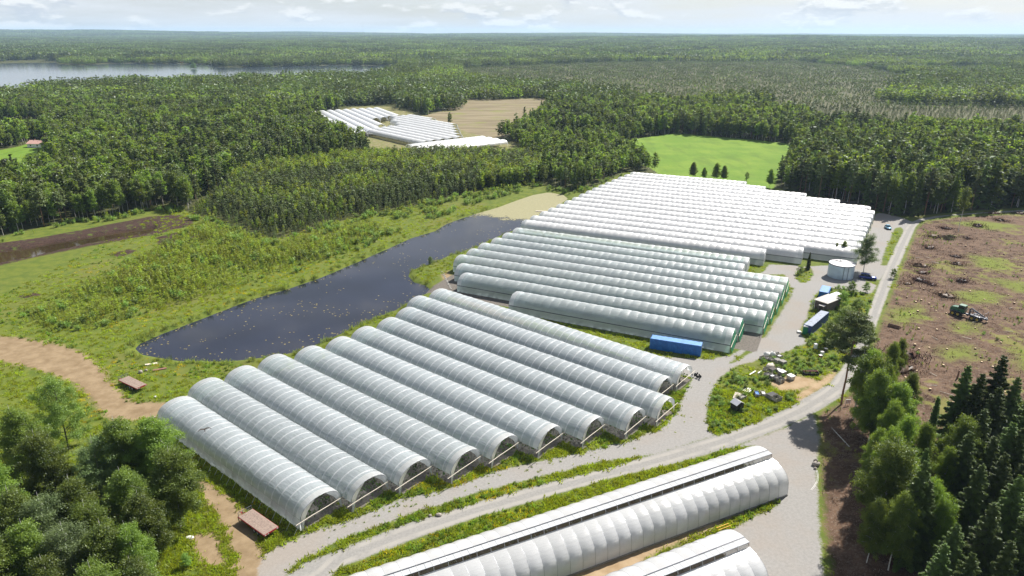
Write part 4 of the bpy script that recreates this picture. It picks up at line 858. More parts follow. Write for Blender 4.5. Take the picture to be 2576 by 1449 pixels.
# brown shed with flat felt roof and porch
c,rz,L,Wd=quad4(K6([(525,350),(830,465),(930,265),(600,180)]),2.9)
r=root('shed',(c[0],c[1],gz(*c)),rz,'brown wooden shed with flat grey felt roof and small porch','shed')
n=14
for i in range(n):
    x=-L/2+.25+(L-.5)*(i+.5)/n
    if not (.45<i/n<.62): MB().box((x,-Wd/2+.3,1.3),((L-.5)/n-.02,.05,2.6)).build('wall_plank',M['shed_wall'],r)
b=MB(); b.box((0,Wd/2-.3,1.3),(L-.5,.06,2.6)); b.box((-L/2+.25,0,1.3),(.06,Wd-.6,2.6)); b.box((L/2-.25,0,1.3),(.06,Wd-.6,2.6)); b.build('wall',M['shed_wall'],r)
b=MB(); b.box((0,0,2.78),(L,Wd,.12)); b.box((0,-Wd/2+.02,2.77),(L+.04,.06,.18),1); b.box((-L/2,0,2.77),(.06,Wd,.18),1); b.build('roof',[M['roof_felt'],M['timber']],r)
MB().box((L*.04,-Wd/2+.26,1.05),(L*.15,.05,2.0)).build('door',M['timber_dark'],r)
b=MB(); b.box((L*.22,-Wd/2-.5,2.1),(L*.38,1.3,.08)); b.build('porch_roof',M['roof_felt'],r)
for s in (.04,.40): MB().tube((L*s,-Wd/2-1.05,0),(L*s,-Wd/2-1.05,2.08),.05).build('porch_post',M['timber_grey'],r)
for k,(x,t) in enumerate(((-.42,.8),(-.5,1.1),(-.3,.6))): 
    p=root('leaning_pole',(c[0]+math.cos(rz)*(L*x)-math.sin(rz)*(-Wd/2-.6),c[1]+math.sin(rz)*(L*x)+math.cos(rz)*(-Wd/2-.6),gz(*c)),rz,['white pole leaning at the corner of the brown shed','longest pale pole leaning beside the brown shed','short pale pole leaning by the shed wall'][k],'pole'); MB().tube((0,0,0),(-.3,t*.6,2.6+.3*k),.045).build('shaft',M['white_paint'],p)
c,rz,L,Wd=quad4(K6([(805,230),(930,270),(985,185),(850,145)]),1.2)
r=root('panel_stack',(c[0],c[1],gz(*c)),rz,'white stacked panels on trestles behind the brown shed','panel stack')
for i in range(3): MB().box((.03*i,.02*i,1.0+.07*i),(L,Wd,.06)).build('panel',M['white_paint'],r)
for s in (-.35,.35): MB().box((L*s,0,.48),(.12,Wd*.8,.96)).build('trestle',M['timber_grey'],r)
# portable toilet
x,y,z=at(2003.5+185*.11111,715.6+1120*.11111); r=root('portable_toilet',(x,y,z),-.35,'green portable toilet with white roof beside the long container','toilet')
MB().box((0,0,1.1),(1.1,1.1,2.1)).build('cabin',M['green_plastic'],r); MB().loft([[(-.6,-.6,2.15),(.6,-.6,2.15),(.6,.6,2.15),(-.6,.6,2.15)],[(-.5,-.5,2.38),(.5,-.5,2.38),(.5,.5,2.38),(-.5,.5,2.38)]]).build('roof',M['white_paint'],r); d=MB().box((0,-.57,1.05),(.75,.04,1.85)).build('door',M['green_plastic'],r); MB().box((.28,-.61,1.05),(.05,.05,.16)).build('handle',M['black'],d)
x,y,z=at(2003.5+60*.11111,715.6+1090*.11111); r=root('pallet',(x,y,z),-.3,'pallet of pale sacks near the green portable toilet','pallet')
for i in range(5): MB().box((0,-.45+.225*i,.12),(1.2,.12,.04)).build('slat',M['timber'],r)
for i in (-.5,0,.5): MB().box((i,0,.05),(.1,1.0,.1)).build('block',M['timber_grey'],r)
MB().box((0,0,.28),(1.1,.9,.26),top=.85).build('sacks',M['white_sack'],r)
# water tank
TX,TY,TR,TH=104.1,204.4,3.8,4.25
r=root('water_tank',(TX,TY,gz(TX,TY)),0,'round pale blue-grey water tank with flat lid','tank')
for j in range(3):
    z0=.05+j*1.38
    for i in range(14):
        V=[];n=4
        for a in range(n+1):
            t_=2*math.pi*(i+a/n+.5*(j%2))/14; rr=TR+.012*((i+j)%2)
            for z in (z0+.008,z0+1.372): V.append((rr*math.cos(t_),rr*math.sin(t_),z))
        link('wall_panel',npmesh('wall_panel',V,[(2*a,2*a+2,2*a+3,2*a+1) for a in range(n)],[M['tank_wall']],smooth=True),r)
MB().lathe([(TR-.05,.0),(TR-.05,4.2)],40).build('liner',M['tank_wall'],r)
MB().lathe([(TR+.06,4.12),(TR+.10,4.14),(TR+.10,4.36),(TR+.02,4.38)],40).build('rim',M['steel_dark'],r)
rf=MB().lathe([(TR+.05,4.37),(2.2,4.50),(.8,4.58),(.01,4.60)],40).build('roof',M['tank_roof'],r)
h=MB(); h.box((.3,1.4,4.75),(.8,.7,.35),top=.8); h.build('hatch',M['white_paint'],rf); h=MB(); h.add([(-.2,.7,4.62),(-1.5,2.0,4.60),(-.9,2.4,4.60),(.1,1.1,4.62)],[(0,1,2,3)]); h.build('vent_cover',M['black'],rf)
for a in (-104,-84):
    t_=math.radians(a); q=(TR+.09)*math.cos(t_),(TR+.09)*math.sin(t_); MB().tube((q[0],q[1],0),(q[0],q[1],4.2),.055).build('down_pipe',M['steel_dark'],r)
# vehicles
def wheel(b,c,R,w_,mi=0,mr=1,n=14):
    x,y,z=c; b.lathe([(R*.55,-w_/2),(R*.94,-w_/2),(R,-w_*.3),(R,w_*.3),(R*.94,w_/2),(R*.55,w_/2)],n,mi,c,'y')
def put_wheel(r,c,R,w_,rimm):
    b=MB(); wheel(b,c,R,w_); t_=b.build('wheel',M['rubber'],r); b=MB(); x,y,z=c; b.lathe([(.01,-w_*.36),(R*.5,-w_*.36),(R*.57,-w_*.47),(R*.57,w_*.47),(R*.5,w_*.36),(.01,w_*.36)],12,0,c,'y'); b.build('rim',rimm,t_)
def car(px,rz,L,Wd,Hh,paint,label,long_roof):
    x,y=px; r=root('parked_car',(x,y,gz(x,y)+.01),rz,label,'car'); h=L/2; w2=Wd/2; gb=.30*Hh; belt=.60*Hh
    ring=lambda x,w_,z0,z1,k=.9:[(x,-w_,z0),(x,w_,z0),(x,w_,z1*.75),(x,w_*k,z1),(x,-w_*k,z1),(x,-w_,z1*.75)]
    MB().loft([ring(-h,w2*.86,.42,belt*.92),ring(-h+.15,w2*.97,gb*.8,belt),ring(-.2*L,w2,gb*.7,belt*1.02),ring(.18*L,w2,gb*.7,belt*1.0),ring(.36*L,w2*.97,gb*.75,belt*.93),ring(h-.12,w2*.9,gb*.85,belt*.82),ring(h,w2*.8,.45,belt*.68)],0,True).build('body',paint,r)
    a,b_,c_,d=(-.47*L,-.42*L,.06*L,.22*L) if long_roof else (-.40*L,-.26*L,.03*L,.20*L)
    V=[(a,-w2*.88,belt*.97),(d,-w2*.88,belt*.97),(d,w2*.88,belt*.97),(a,w2*.88,belt*.97),(b_,-w2*.72,Hh),(c_,-w2*.72,Hh),(c_,w2*.72,Hh),(b_,w2*.72,Hh)]
    MB().add(V,[(4,5,6,7)]).build('roof',paint,r)
    gl=lambda q,nm:MB().add(q,[(0,1,2,3)]).build(nm,M['glass'],r)
    gl([V[1],V[2],V[6],V[5]],'windscreen'); gl([V[3],V[0],V[4],V[7]],'rear_window')
    for s,(i0,i1,i2,i3) in ((0,(0,1,5,4)),(1,(2,3,7,6))):
        gl([V[i0],V[i1],V[i2],V[i3]],'side_window')
        p=MB()
        for f in (.02,.38,.7,.97):
            A=Vector(V[i0])*(1-f)+Vector(V[i1])*f; B=Vector(V[i3])*(1-f)+Vector(V[i2])*f; p.tube(A,B,.04,n=4)
        p.build('pillar',paint,r)
    for sx in (-.31,.30):
        for s in (-1,1): put_wheel(r,(L*sx,s*(w2-.10),.34),.34,.22,M['rim'])
    for s in (-1,1):
        MB().box((h-.06,s*w2*.62,belt*.66),(.14,.34,.15)).build('headlight',M['lamp_glass'],r); MB().box((-h+.04,s*w2*.74,belt*.72),(.1,.2,.3)).build('tail_light',M['lamp_red'],r); MB().box((.17*L,s*(w2+.08),belt*1.02),(.12,.2,.14)).build('mirror',paint,r)
    MB().box((h-.02,0,.42),(.14,Wd*.86,.2)).build('bumper',M['black'],r); MB().box((-h+.02,0,.42),(.14,Wd*.86,.2)).build('bumper',M['black'],r)
car((111.45,201.55),math.radians(-24),5.0,1.85,1.75,M['car_blue'],'dark blue estate car parked beside the round water tank',True)
car(G(2233.3,575.5)[:2],math.radians(-100),4.0,1.68,1.48,M['car_pale'],'pale blue small car parked at the far end of the yard',False)
# flatbed trailers
def trailer(P4,label):
    q=[np.array(p) for p in P4]; c=sum(q)/4; u=(q[3]-q[0]+q[2]-q[1])/2; v=(q[1]-q[0]+q[2]-q[3])/2; L=np.linalg.norm(u); Wd=np.linalg.norm(v); rz=math.atan2(u[1],u[0])
    r=root('flatbed_trailer',(c[0],c[1],gz(*c)),rz,label,'trailer','red framed flatbed trailers')
    for i in range(11): MB().box((0,-Wd/2+Wd*(i+.5)/11,1.08+.004*(i%3)),(L,Wd/11-.012,.05)).build('deck_plank',M['plank_deck'],r)
    f=MB()
    for s in (-1,1): f.box((0,s*(Wd/2+.02),.98),(L,.06,.17)); f.box((0,s*.45,.85),(L*.95,.1,.2))
    f.box((L/2+.02,0,.95),(.06,Wd+.1,.26)); f.box((-L/2-.02,0,.97),(.06,Wd+.1,.17)); f.build('frame',M['red_paint'],r)
    h=MB()
    for s in (-1,-.33,.33,1): h.tube((-L/2-.08,s*Wd/2*.95,.95),(-L/2-.1,s*Wd/2*.95,1.75),.04)
    h.tube((-L/2-.1,-Wd/2*.95,1.72),(-L/2-.1,Wd/2*.95,1.72),.04); h.tube((-L/2-.1,-Wd/2*.95,1.3),(-L/2-.1,Wd/2*.95,1.3),.03); h.build('headboard',M['steel_dark'],r)
    d=MB(); d.tube((-L/2,-.4,.75),(-L/2-1.5,0,.5),.06); d.tube((-L/2,.4,.75),(-L/2-1.5,0,.5),.06); d.build('drawbar',M['red_paint'],r)
    for x in (.08*L,.21*L):
        for s in (-1,1): put_wheel(r,(x,s*(Wd/2-.18),.42),.42,.28,M['rim'])
    for s in (-1,1):
        MB().box((L/2+.06,s*Wd*.42,.95),(.03,.22,.14)).build('tail_light',M['lamp_glass'],r)
    MB().add([(L/2+.07,-Wd*.30,.86),(L/2+.07,-Wd*.16,.86),(L/2+.07,-Wd*.23,1.04)],[(0,1,2)]).build('reflector',M['white_paint'],r)
trailer([(-42.89,87.78),(-41.33,89.64),(-35.92,85.51),(-37.43,83.55)],'near flatbed trailer with clean tan deck beside the first tunnel')
trailer([(-86.22,133.04),(-84.75,134.66),(-78.85,130.93),(-80.34,129.24)],'farther flatbed trailer with weathered deck on the grass by the pond')
# forwarder in the clearing
fx,fy=123.2,170.8; r=root('forwarder',(fx,fy,gz(fx,fy)-.05),math.radians(125.8),'green eight-wheeled forwarder with crane and empty log bunk in the clearing','forestry machine')
for x in (3.05,1.75,-1.75,-3.05):
    for s in (-1,1): put_wheel(r,(x,s*1.08,.66),.66,.62,M['rim_yellow'])
b=MB(); b.box((2.4,0,1.05),(3.6,.9,.5)); b.box((0,0,.95),(1.2,.5,.4)); b.build('front_frame',M['steel_dark'],r)
b=MB(); b.box((-2.6,0,1.0),(4.6,.7,.45)); b.build('rear_frame',M['steel_dark'],r)
for x in (2.4,-2.4):
    for s in (-1,1):
        b=MB(); b.loft([[(x-1.15,s*1.0-.28,1.30),(x-1.15,s*1.0+.28,1.30),(x-1.15,s*1.0+.28,1.36),(x-1.15,s*1.0-.28,1.36)],[(x,s*1.0-.3,1.46),(x,s*1.0+.3,1.46),(x,s*1.0+.3,1.52),(x,s*1.0-.3,1.52)],[(x+1.15,s*1.0-.28,1.30),(x+1.15,s*1.0+.28,1.30),(x+1.15,s*1.0+.28,1.36),(x+1.15,s*1.0-.28,1.36)]]); b.build('mudguard',M['steel_dark'],r)
b=MB(); b.loft([[(2.2,-.85,1.3),(2.2,.85,1.3),(2.2,.8,2.45),(2.2,-.8,2.45)],[(3.6,-.8,1.3),(3.6,.8,1.3),(3.6,.72,2.3),(3.6,-.72,2.3)],[(4.1,-.65,1.35),(4.1,.65,1.35),(4.1,.6,1.95),(4.1,-.6,1.95)]]); b.build('engine_hood',M['green_machine'],r)
b=MB(); b.loft([[(.5,-.85,1.2),(2.2,-.85,1.2),(2.2,.85,1.2),(.5,.85,1.2)],[(.4,-.9,2.2),(2.2,-.9,2.2),(2.2,.9,2.2),(.4,.9,2.2)]]); cb=b.build('cab',M['green_machine'],r)
b=MB(); b.loft([[(.45,-.86,2.2),(2.12,-.86,2.2),(2.12,.86,2.2),(.45,.86,2.2)],[(.6,-.74,3.05),(2.0,-.74,3.05),(2.0,.74,3.05),(.6,.74,3.05)]]); b.build('cab_glass',M['glass'],cb)
b=MB(); b.box((1.3,0,3.12),(1.7,1.7,.14),top=.9); b.build('cab_roof',M['green_machine'],cb)
MB().box((1.3,.3,2.35),(.45,.5,.75)).build('seat',M['orange'],cb)
for x in (.48,2.1):
    for s in (-1,1): MB().tube((x,s*.87,2.2),(x+(.13 if x<1 else -.1),s*.76,3.06),.045,n=4).build('cab_pillar',M['green_machine'],cb)
b=MB(); b.tube((-.55,0,1.1),(-.55,0,2.6),.24,.18,8); b.build('crane_post',M['steel_dark'],r)
b=MB(); b.tube((-.55,0,2.55),(-1.0,0,2.95),.15); b.tube((-.75,0,2.9),(-3.6,0,1.75),.17,.13); b.tube((-.8,.22,2.2),(-2.2,.1,2.25),.07); b.build('boom',M['steel_dark'],r)
b=MB(); b.tube((-1.3,-.35,2.2),(-4.2,-.35,1.35),.10,.08); b.tube((-3.6,0,1.75),(-4.2,-.35,1.35),.1); b.build('jib',M['steel_dark'],r)
b=MB(); b.path([(-4.2,-.35,1.3),(-4.6,-.6,1.2),(-4.9,-.6,.8),(-4.7,-.4,.6)],.08); b.path([(-4.2,-.35,1.3),(-4.7,0,1.25),(-5.0,0,.85),(-4.8,-.2,.6)],.08); b.build('grapple',M['steel_dark'],r)
b=MB(); [b.tube((-1.05,y,1.2),(-1.05,y,2.5),.05,n=4) for y in (-1,-.5,.5,1)]; b.tube((-1.05,-1,2.5),(-1.05,1,2.5),.05,n=4); b.build('headboard',M['steel_dark'],r)
for x in (-2.0,-3.2,-4.5):
    b=MB(); b.box((x,0,1.25),(.16,2.2,.16))
    for s in (-1,1): b.tube((x,s*1.1,1.2),(x,s*1.25,2.75),.055,.04,5)
    if x<-4: b.tube((x,-1.25,2.7),(x,1.25,2.7),.05,n=4)
    b.build('stake',M['steel_dark'],r)
# log pile
lx,ly,_=G(2248.8,824)
A_=np.array(G(2182.4+165*.30867,500.9+1035*.30867)[:2]);B_=np.array(G(2182.4+265*.30867,500.9+1062*.30867)[:2]); lr=math.atan2(*(B_-A_)[::-1]); LL=np.linalg.norm(B_-A_)
for k,(o,z) in enumerate(((-.45,.16),(-.1,.17),(.27,.15),(.62,.17),(-.27,.44),(.1,.45),(.45,.43),(-.08,.70))):
    px_=lx-math.sin(lr)*o; py_=ly+math.cos(lr)*o
    o_=root('log',(px_,py_,gz(lx,ly)+z),lr+random.uniform(-.03,.03),'reddish sawn log in the small roadside pile','log','logs of the roadside pile'); l2=LL/2*random.uniform(.9,1.05)
    MB().tube((-l2,0,0),(l2,0,0),.17,.15,9).build('bark',M['log_bark'],o_)
    for s in (-1,1): MB().tube((s*(l2-.01),0,0),(s*(l2+.012),0,0),.145,.145,9).build('cut_face',M['log_end'],o_)
# small dark hut
K8=lambda x,y:(1788.9+x*.12963,858.6+y*.12963)
x,y,z=at(*K8(495,1330)); r=root('hut',(x,y,z),.46,'small dark hut with shiny metal gable roof among weeds','hut')
MB().prism([(-.95,0),(.95,0),(.95,1.7),(0,2.25),(-.95,1.7)],-.85,.85).build('wall',M['black'],r)
for s in (-1,1):
    p=MB(); p.add([(0,-.98,2.33),(0,.98,2.33),(s*1.12,.98,1.66),(s*1.12,-.98,1.66),(0,-.98,2.29),(0,.98,2.29),(s*1.12,.98,1.62),(s*1.12,-.98,1.62)],[(0,1,2,3),(7,6,5,4),(3,2,6,7),(0,3,7,4),(1,5,6,2)]); p.build('roof_slope',M['roof_metal'],r)
MB().box((.3,-.87,.85),(.6,.04,1.4)).build('door',M['timber_dark'],r)
# crates
def crate(px,py,l,w_,h,rz,label,fill=None,lid=None,mm='timber_grey'):
    x,y,z=at(*K8(px,py)); r=root('pallet_crate',(x,y,z),rz,label,'crate','weathered crates in the weeds')
    for s,(dx,dy,LL_,ang) in enumerate(((0,-w_/2,l,0),(0,w_/2,l,0),(-l/2,0,w_,1),(l/2,0,w_,1))):
        b=MB(); n=4
        for i in range(n):
            zz=.12+(h-.14)*(i+.5)/n
            b.box((dx,dy,zz),((LL_-.02,.035,(h-.14)/n-.03) if not ang else (.035,LL_-.02,(h-.14)/n-.03)))
        for q in (-.46,.46): b.box((dx+(LL_*q if not ang else 0),dy+(LL_*q if ang else 0),h/2+.05),(.09,.09,h),1)
        b.build('side_panel',[M[mm],M['timber']],r)
    MB().box((0,0,.08),(l-.05,w_-.05,.08)).build('floor',M['timber_grey'],r)
    if fill: MB().box((0,0,.1+h*.36),(l*.86,w_*.86,h*.62),top=.8).build('contents',M[fill],r)
    if lid: MB().box((0,0,h+.05),(l+.06,w_+.06,.07)).build('lid',M[lid],r)
for a in ((1000,345,1.3,.9,.7,.5,'low grey crate at the left end of the upper crate row',None,None),(1085,368,1.2,1.0,.8,.5,'grey crate with dark lid, second in the upper row','black',None),(1175,390,1.2,1.0,.8,.5,'grey crate in the middle of the upper row','black',None),(1280,425,1.2,1.1,.95,.5,'tall grey crate, fourth in the upper row',None,'timber_grey'),(1385,465,1.2,1.2,1.05,.5,'largest grey crate at the right end of the upper row',None,'timber_grey'),(1320,325,1.2,1.0,.8,.5,'crate with a white sack behind the upper row','white_sack',None),(1240,255,1.9,.8,.5,.0,'long low dark crate at the back of the heap','black',None),
          (1075,570,1.3,1.0,.7,.5,'crate below the pale tarpaulin heap',None,None),(1190,590,1.4,1.1,.7,.5,'dark lidded crate behind the open crates',None,'timber_dark'),(1300,590,1.2,1.1,.8,.5,'crate heaped with white sacks','white_sack',None),(1095,690,1.3,1.2,.9,.5,'open dark crate at the left front of the heap','black',None),(1180,720,1.2,1.2,.9,.5,'open crate second from left at the front','steel',None),(1265,755,1.2,1.2,.9,.5,'open crate third from left at the front','black',None),(1345,790,1.2,1.2,.95,.5,'empty open crate at the right front corner',None,None),(1370,660,1.3,1.2,1.0,.5,'crate with a bright white lid',None,'white_paint'),
          (885,1050,.9,1.7,.8,-.1,'narrow crate with a blue bundle inside','blue_steel',None),(1010,1040,.9,1.5,.7,-.1,'narrow crate with white rags inside','white_sack',None),(1165,1095,1.9,1.2,.9,.5,'crate covered by a flat black sheet',None,'black'),(1270,1150,1.7,1.3,1.0,.5,'open slatted crate nearest the sandy patch',None,None),(600,1110,1.7,.9,.6,.6,'low crate behind the small dark hut','timber_grey',None)): crate(*a)
x,y,z=at(*K8(1540,740)); r=root('silver_bin',(x,y,z),.5,'pale silver bin right of the open crates','bin'); MB().loft([[(-.6,-.6,0),(.6,-.6,0),(.6,.6,0),(-.6,.6,0)],[(-.68,-.68,.95),(.68,-.68,.95),(.68,.68,.95),(-.68,.68,.95)]]).build('body',M['steel'],r); MB().box((0,0,1.0),(1.42,1.42,.1),top=.9).build('lid',M['white_paint'],r)
def blob(b,c,s,rng,n=9,mi=0):
    V=[];k=5
    for j in range(k+1):
        ph=math.pi*j/k
        for i in range(n):
            th=2*math.pi*i/n; q=1+rng.uniform(-.16,.16); V.append((c[0]+s[0]*math.sin(ph)*math.cos(th)*q,c[1]+s[1]*math.sin(ph)*math.sin(th)*q,c[2]+s[2]*math.cos(ph)*q))
    b.add(V,[(j*n+i,(j+1)*n+i,(j+1)*n+(i+1)%n,j*n+(i+1)%n) for j in range(k) for i in range(n)],mi,True); return b
rg=np.random.default_rng(5)
for k,(p,s,lb,mn) in enumerate(((K8(1075,300),(.75,.7,.75),'left white bulk sack on the upper crate row','white_sack'),(K8(1190,300),(.75,.7,.8),'right white bulk sack on the upper crate row','white_sack'))):
    x,y,z=at(*p,dz=.55); o=blob(MB(),(0,0,0),s,rg).build('bulk_sack',M[mn],None,(x,y,z)); tag(o,lb,'sack','white bulk sacks')
x,y,z=at(*K8(1150,500)); b=MB(); blob(b,(0,0,.25),(1.3,.9,.65),rg,11); tag(b.build('tarpaulin_heap',M['timber'],None,(x,y,z),.4),'pale tarpaulin heap between the two crate rows','tarpaulin')
x,y,z=at(*K8(500,1080)); r=root('plank_bundle',(x,y,z),.9,'bundle of pale planks fanned out behind the hut','planks')
for i in range(8): o=MB().box((0,-.5+.15*i,.35+.04*(i%3)),(2.4,.12,.06)).build('plank',M['timber'],r); o.rotation_euler=(0,-.12,.05*(i-4))
x,y,z=at(*K8(690,950)); r=root('plank_rack',(x,y,z),.8,'row of white boards lying flat in the weeds','planks')
for i in range(5): MB().box((0,-.8+.4*i,.18),(2.0,.24,.06)).build('plank',M['white_paint'],r)
for p,lb,l in ((K8(800,630),'long white pipe lying in the grass left of the crates',2.6),(K8(940,615),'short bent white sheet lying by the crates',1.5)):
    x,y,z=at(*p,dz=.2); o=MB().tube((-l/2,0,0),(l/2,0,0),.15,.15,8).build('pipe',M['white_paint'],None,(x,y,z),.75); tag(o,lb,'pipe')
x,y,z=at(*K8(1930,640)); r=root('black_trough',(x,y,z),-.02,'long black trough on the grass near the road','trough'); b=MB(); b.box((0,0,.06),(3.2,1.2,.1)); b.box((0,.6,.4),(3.2,.07,.75)); b.box((0,-.6,.3),(3.2,.07,.55)); b.build('shell',M['black'],r); [MB().box((s*1.6,0,.35),(.07,1.2,.65)).build('end_plate',M['black'],r) for s in (-1,1)]; MB().tube((-1.6,.2,.72),(1.6,.2,.72),.06).build('bar',M['red_paint'],r)
for k,(p,n_,mn,lb) in enumerate(((K8(2018,140),3,'white_paint','white beehive stack standing in the sunlit grass'),(K8(2215,200),2,'timber_dark','dark beehive under the big pine shade'),(K8(2150,265),2,'white_paint','pale beehive in shade, upper of two'),(K8(2115,330),2,'red_wood','reddish beehive lowest in the tree shade'))):
    x,y,z=at(*p); r=root('beehive',(x,y,z),.2,lb,'beehive','beehives under the trees')
    for i in range(n_): MB().box((0,0,.25+.36*i),(.62-.02*i,.62,.34)).build('hive_box',M[mn],r)
    MB().box((0,0,.25+.36*n_-.12),(.72,.72,.08)).build('lid',M['roof_metal'],r)
# sign board, boulders, trestle, hose, scrap
x,y,z=at(2131,1024); r=root('sign_board',(x,y,z),.1,'white notice board with red stripes by the pine','sign'); b=MB(); b.box((0,0,1.15),(1.1,.05,.95)); b.build('board',M['white_paint'],r)
for i in range(3): MB().box((-.33+.33*i,-.035,1.15),(.07,.02,.85)).build('stripe',M['lamp_red'],r)
for s in (-.4,.4): MB().tube((s,.06,0),(s,.06,1.5),.04).build('post',M['timber_grey'],r)
for k,(p,s,lb) in enumerate((((2053,1171),(.75,.6,.5),'large boulder at the gravel edge'),((2052,1160),(.4,.35,.3),'small stone behind the large boulder'),((2051,1180),(.3,.28,.22),'whitish stone at the gravel edge'),((354,938),(.5,.45,.4),'round grey boulder in the grass beyond the far trailer'),((368,933),(.35,.3,.25),'pale stone in the pond side grass'),((1104,1297),(.55,.4,.25),'pale rock beside the grass strip'),((1082,1298),(.3,.3,.2),'small pale rock by the grass strip'))):
    x,y,z=at(*p); tag(blob(MB(),(0,0,s[2]*.6),s,rg,8).build('boulder',M['rock'],None,(x,y,z)),lb,'boulder','boulders')
x,y,z=at((1960+265*.27605)*.89444,(1220+1000*.27605)*.89444); r=root('trestle',(x,y,z),aE,'yellow timber trestle behind the second greenhouse','trestle')
for s in (-1,1):
    for q in (-1,1): MB().tube((s*.9,q*.45,0),(s*.9,q*.25,1.0),.045,n=4).build('leg',M['yellow'],r)
for q in (-.25,.25): MB().tube((-1.2,q,1.0),(1.2,q,1.0),.05,n=4).build('rail',M['yellow'],r)
hp=[G(1753.1+cx*.24691,1091.2+cy*.24691) for cx,cy in ((1203,315),(1215,370),(1228,430),(1222,480),(1195,530),(1160,575))]
b=MB(); b.path([(x,y,.05) for x,y,_ in hp],.028); b.path([(x+.18,y-.05,.05) for x,y,_ in hp[1:]],.022); tag(b.build('hose',M['white_paint']),'white hose lying along the gravel edge near the forest','hose')
for k,(p,s,lb) in enumerate((((477,1352),(.7,.5,.14),'white plastic sheet heap on the bare soil'),((400,1355),(.7,.6,.45),'white sacks under the birch edge'),((376,1372),(.5,.4,.3),'small white sack below the birches'),((540,1172),(.6,.2,.12),'white strip of plastic by the first tunnel'),((392,1000),(.4,.3,.2),'crumpled white litter near the far trailer'))):
    x,y,z=at(*p); tag(blob(MB(),(0,0,s[2]*.5),s,rg,9).build('plastic_heap',M['white_sack'],None,(x,y,z)),lb,'litter','white plastic scraps')
for k,(p,rz,l,lb) in enumerate((((380,917),.35,2.6,'pale rough slab lying in the pond side grass'),((402,930),.45,2.8,'rusty scrap beam left in the grass by the pond'),((520,962),.5,2.2,'brown plank lying near the tunnel ends'))):
    x,y,z=at(*p); tag(MB().box((0,0,.12),(l,.7,.18)).build('scrap_board',M['rust'] if k else M['timber'],None,(x,y,z),rz),lb,'scrap')
# pot stack by the last front tunnel
x,y,z=at(1748,948); r=root('pot_pile',(x,y,z),0,'pile of black plant pots at the last front tunnel','pots')
for i in range(14): MB().lathe([(.01,0),(.14,0),(.19,.32),(.17,.32)],8,0,(rg.uniform(-1,1),rg.uniform(-1.2,1.2),rg.uniform(0,.5))).build('pot',M['black'],r)
# pond raft and boardwalk
x,y,z=at(1366,529); r=root('raft',(x,y,-.58),-.12,'narrow plank raft floating on the green scum','raft')
for i in range(4): MB().box((0,-.4+.27*i,.18),(6.5,.24,.08)).build('plank',M['timber'],r)
for s in (-2.4,2.4): MB().tube((s,-.6,.02),(s,.6,.02),.16).build('float',M['black'],r)
for k in range(7):
    p=at(1114+3.2*k,686+6.5*k,.06); tag(MB().box((0,0,0),(2.6,.35,.07)).build('walkway_board',M['timber_grey'],None,p,-1.15+.12*math.sin(k*3)),'grey board of the narrow walkway down to the pond','board','walkway boards by the pond')
# houses
def house(p,rz,l,w_,h,rh,wall,roofm,label,nm='house',win=2):
    x,y=p; z=float(elev(x,y)) if y>600 else gz(x,y); r=root(nm,(x,y,z),rz,label,'house')
    MB().prism([(-w_/2,0),(w_/2,0),(w_/2,h),(0,h+rh),(-w_/2,h)],-l/2,l/2).build('wall',wall,r)
    for s in (-1,1):
        k=rh/(w_/2); e=w_/2+.5; p_=MB(); p_.add([(0,-l/2-.5,h+rh+.12),(0,l/2+.5,h+rh+.12),(s*e,l/2+.5,h+rh-k*e+.12),(s*e,-l/2-.5,h+rh-k*e+.12),(0,-l/2-.5,h+rh+.02),(0,l/2+.5,h+rh+.02),(s*e,l/2+.5,h+rh-k*e+.02),(s*e,-l/2-.5,h+rh-k*e+.02)],[(0,1,2,3),(7,6,5,4),(3,2,6,7),(0,3,7,4),(1,5,6,2)]); rf=p_.build('roof_slope',roofm,r)
    MB().box((.4,l*.2,h+rh+.2),(.6,.6,1.0)).build('chimney',M['rust'],rf)
    for i in range(win):
        for s in (-1,1): MB().box((s*(w_/2+.01),-l/4+l/2*i,h*.55),(.06,1.0,1.1)).build('window',M['glass'],r)
    MB().box((0,-l/2-.02,1.0),(.9,.05,2.0)).build('door',M['white_paint'],r); return r
M['tile_pink']=mat('tile_pink',(0.50,0.30,0.25),0.8,0.12,1.5)
house(G(97,369)[:2],1.45,10,7.5,2.6,1.7,M['white_paint'],M['tile_pink'],'house with pinkish tiled roof among trees at the left edge')
house(G(240,1262,2.5)[:2],.9,7,5,2.4,1.6,M['red_wood'],M['rust'],'red wooden barn half hidden under the birches','barn')
for p,wm,rm,lb in (((405,157.0),'white_paint','roof_felt','white lakeside cottage on the far shore clearing'),((457,157.5),'orange','rust','orange cottage on the far lake shore'),((527,160),'white_paint','roof_metal','white boathouse right of the wooded islet'),((615,166),'white_paint','rust','pale cottage low on the far shore'),((143,152),'timber','roof_felt','tan cottage at the tip of the wooded headland'),((1092,158),'red_wood','roof_felt','red farmhouse in the small field beyond the lake'),((733,164.5),'white_paint','roof_felt','tiny white cottage on the middle of the far shore')): house(G(*p)[:2],random.uniform(0,3),8,6,2.6,1.8,M[wm],M[rm],lb,'cottage',1)
# radio mast on the hill
mx,my=-(1288-958.3)/1717*8000,8000*.94; mz=float(elev(mx,my)); r=root('radio_mast',(mx,my,mz),0,'thin radio mast standing above the far horizon','mast'); hh=186-mz
for a in range(3): MB().tube((3*math.cos(a*2.09),3*math.sin(a*2.09),0),(.8*math.cos(a*2.09),.8*math.sin(a*2.09),hh),.55,.4,4).build('leg',M['steel'],r)
b=MB(); [b.box((0,0,hh*i/14),(5-3.6*i/14,.6,.5),0,i*1.0) for i in range(1,14)]; b.build('bracing',M['steel'],r)
